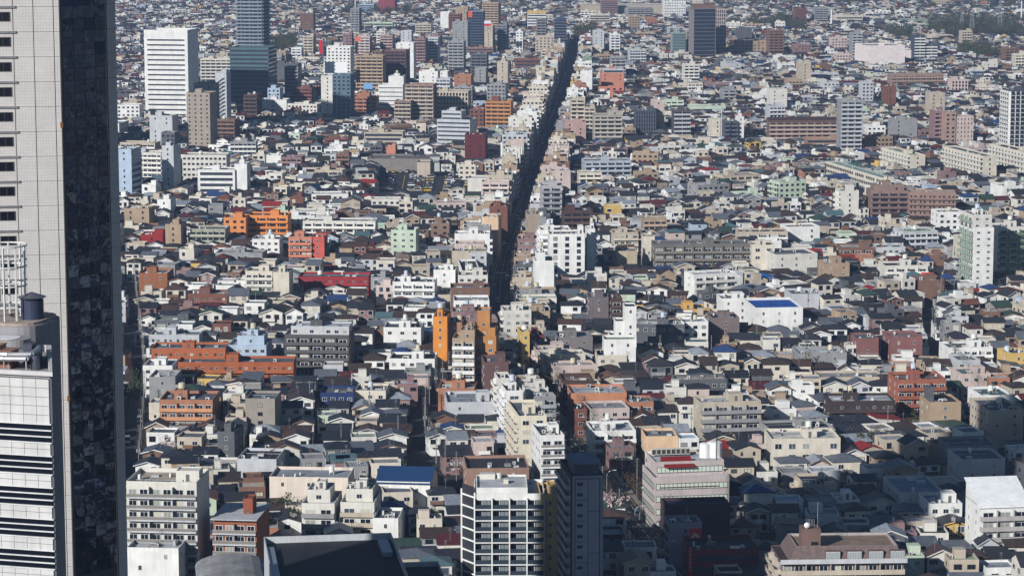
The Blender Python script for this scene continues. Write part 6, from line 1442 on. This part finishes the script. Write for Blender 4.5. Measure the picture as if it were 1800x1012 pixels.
line_poles(AVENUE, -(AVW + 2.2), 26, 'on the sunlit avenue pavement'); line_poles(AVENUE, AVW + 2.2, 30, 'on the shaded avenue pavement', 1100); line_poles(SIDE_STREET, 3.0, 22, 'in the side street'); line_poles(POLE_LANE, 2.4, 18, 'in the narrow lane'); line_poles(WEST_LANE, 3.0, 24, 'in the skyscraper lane')
for i in range(5, 60, 3):
    s = 1 if i % 2 else -1; p = AVENUE[i] + nn_[i] * s * (AVW + .5)
    if seen(p.x, p.y, 4): lamp(p.x, p.y, math.atan2(-s * nn_[i].y, -s * nn_[i].x), 'over the avenue')
for n_, (x, y) in enumerate([(590, 640), (545, 725), (650, 745), (1160, 640), (1290, 700), (1380, 660), (1490, 640), (1345, 745), (1480, 745), (1250, 640), (470, 660), (350, 720), (690, 560), (1420, 560), (1560, 560), (1140, 560), (600, 800), (1330, 620), (1215, 775), (1560, 770), (560, 880), (700, 790), (395, 660), (1700, 905), (1675, 960), (1545, 905), (450, 560), (1080, 740)]):
    p = at_z(x, y); pole(p.x, p.y, rp_.uniform(0, 3), rp_, beside(p.x, p.y))
def mast(label, x, ybase, h, r0, col, lattice=False):
    p = at_z(x, ybase); rt = thing('mast', label, 'mast', (p.x, p.y, 0)); b = MB()
    if lattice:
        for e, f in ((-1, -1), (1, -1), (1, 1), (-1, 1)): b.tube((e * r0, f * r0, 0), (e * r0 * .2, f * r0 * .2, h), .16, 4)
        n = 12
        for k in range(n):
            s0, s1 = r0 * (1 - .8 * k / n), r0 * (1 - .8 * (k + 1) / n); z0, z1 = h * k / n, h * (k + 1) / n
            for (e, f, g_, h_) in ((-1, -1, 1, -1), (1, -1, 1, 1), (1, 1, -1, 1), (-1, 1, -1, -1)): b.tube((e * s0, f * s0, z0), (g_ * s1, h_ * s1, z1), .1, 3); b.tube((e * s1, f * s1, z1), (g_ * s1, h_ * s1, z1), .08, 3)
        for q in (.6, .75, .9): b.tube((-2.6, 0, h * q), (2.6, 0, h * q), .14, 4)
    else: b.cyl(0, 0, 0, h, r0, r0 * .6, 12); b.cyl(0, 0, h, h + 1.2, r0 * .75, r0 * .75, 12)
    put('shaft', b.mesh('shaft', 'paint'), rt, (0, 0, 0), 0, None, lin(col))
mast('tall white chimney rising among far trees', 1461, 55, 26, 1.4, (232, 232, 230)); mast('tall pale mast far behind the mid-rise cluster', 625, 55, 50, 1.0, (214, 212, 204)); mast('slim white chimney under the far wood', 1795, 45, 30, 1.2, (226, 224, 220))
for x, y, h, s in ((1708, 66, 34, 'middle-sized'), (1757, 60, 44, 'tallest'), (1690, 58, 26, 'shortest')): mast('%s grey steel lattice pylon in the far wood' % s, x, y, h, 3.2, (150, 154, 160), True)
mast('grey steel mast standing among the pale flats', 1268, 262, 26, .5, (190, 190, 192)); mast('steel lattice pylon far up the avenue', 896, 70, 36, 2.4, (150, 154, 160), True)
def hoarding(label, xl, xr, yt, yb, Y, col, second=None):
    a, c = at_Y(xl, yt, Y), at_Y(xr, yb, Y); w, h = c.x - a.x, a.z - c.z; rt = thing('billboard', label, 'billboard', ((a.x + c.x) / 2, Y, c.z)); b = MB(); b.box(-w / 2, w / 2, 0, .5, 0, h, 0, True); put('board', b.mesh('board', 'paint'), rt, (0, 0, 0), 0, None, lin(col))
    if second:
        b = MB(); b.box(-w / 2 + .05, w / 2 - .05, -.04, -.002, 0.05, h * second[1], 0, True); put('band', b.mesh('band', 'paint'), rt, (0, 0, 0), 0, None, lin(second[0]))
    b = MB()
    for e in (-.4, 0, .4): b.tube((e * w, .6, -6), (e * w, .6, h), .2, 5)
    put('support', b.mesh('support', 'metal'), rt, (0, 0, 0), 0, None, lin((110, 112, 116)))
hoarding('big blank white billboard on top of the slate block', 571, 610, 109, 129, 2300, (244, 244, 242)); hoarding('tall red banner sign beside the broad white office', 561, 567, 71, 95, 2440, (200, 30, 36)); hoarding('white and red hoarding crowning the slim beige tower', 851, 863, 37, 46, 2760, (222, 226, 236), ((204, 44, 44), .45))
hoarding('orange-red sign panel on the glassy tower', 823, 830, 20, 31, 2890, (214, 96, 60)); hoarding('salmon sign on the pink-brown flats', 624, 634, 65, 73, 2630, (220, 110, 90)); hoarding('pale blue rooftop sign among the mid-rise cluster', 639, 655, 147, 157, 2190, (120, 170, 214))
hoarding('red and white checkered rooftop sign on the brown shop', 1620, 1641, 479, 493, 1205, (214, 60, 50), ((240, 236, 230), .5))
# net frame on the school roof
for o in list(COL.objects):
    if o.get('label', '').startswith('cream school wing'):
        b = MB(); z = 14.5
        for k in range(15):
            y = -46 + k * 6.6
            for x in (-2.8, 2.8): b.tube((x, y, z - .8), (x, y, z + 3.2), .07, 4)
        for x in (-2.8, 2.8):
            [b.tube((x, -46, z + q), (x, 46, z + q), .06, 4) for q in (0, 1.0, 2.0, 3.1)]
        put('roof_net', b.mesh('roof_net', 'paint'), o, (0, 0, 0), 0, None, lin((92, 150, 150)))
    if o.get('label', '').startswith('small white house with a row of solar'):
        for k in range(7):
            b = MB(); x = -5.6 + k * 1.62; b.face([(x, -5.4, 9.2), (x + 1.45, -5.4, 9.2), (x + 1.45, -1.2, 10.8), (x, -1.2, 10.8)]); put('solar_panel', b.mesh('solar_panel', 'tinted_glass'), o)
# ------------------------------------------------------------------ air
if HAZE:
    b = MB(); b.box(-9500, 9500, -2600, 16500, -1.5, 300, 0, True); me = b.mesh('haze', 'asphalt'); me.materials.clear()
    hm = bpy.data.materials.new('haze'); hm.use_nodes = True; nt_ = hm.node_tree; nt_.nodes.remove(nt_.nodes['Principled BSDF']); pv = nt_.nodes.new('ShaderNodeVolumePrincipled')
    pv.inputs['Color'].default_value = (.48, .66, 1.0, 1); pv.inputs['Density'].default_value = HAZE; pv.inputs['Anisotropy'].default_value = .2
    nt_.links.new(pv.outputs[0], nt_.nodes['Material Output'].inputs['Volume']); me.materials.append(hm); tag(put('haze', me), 'thin blue haze over the far city', 'haze', None, 'stuff')
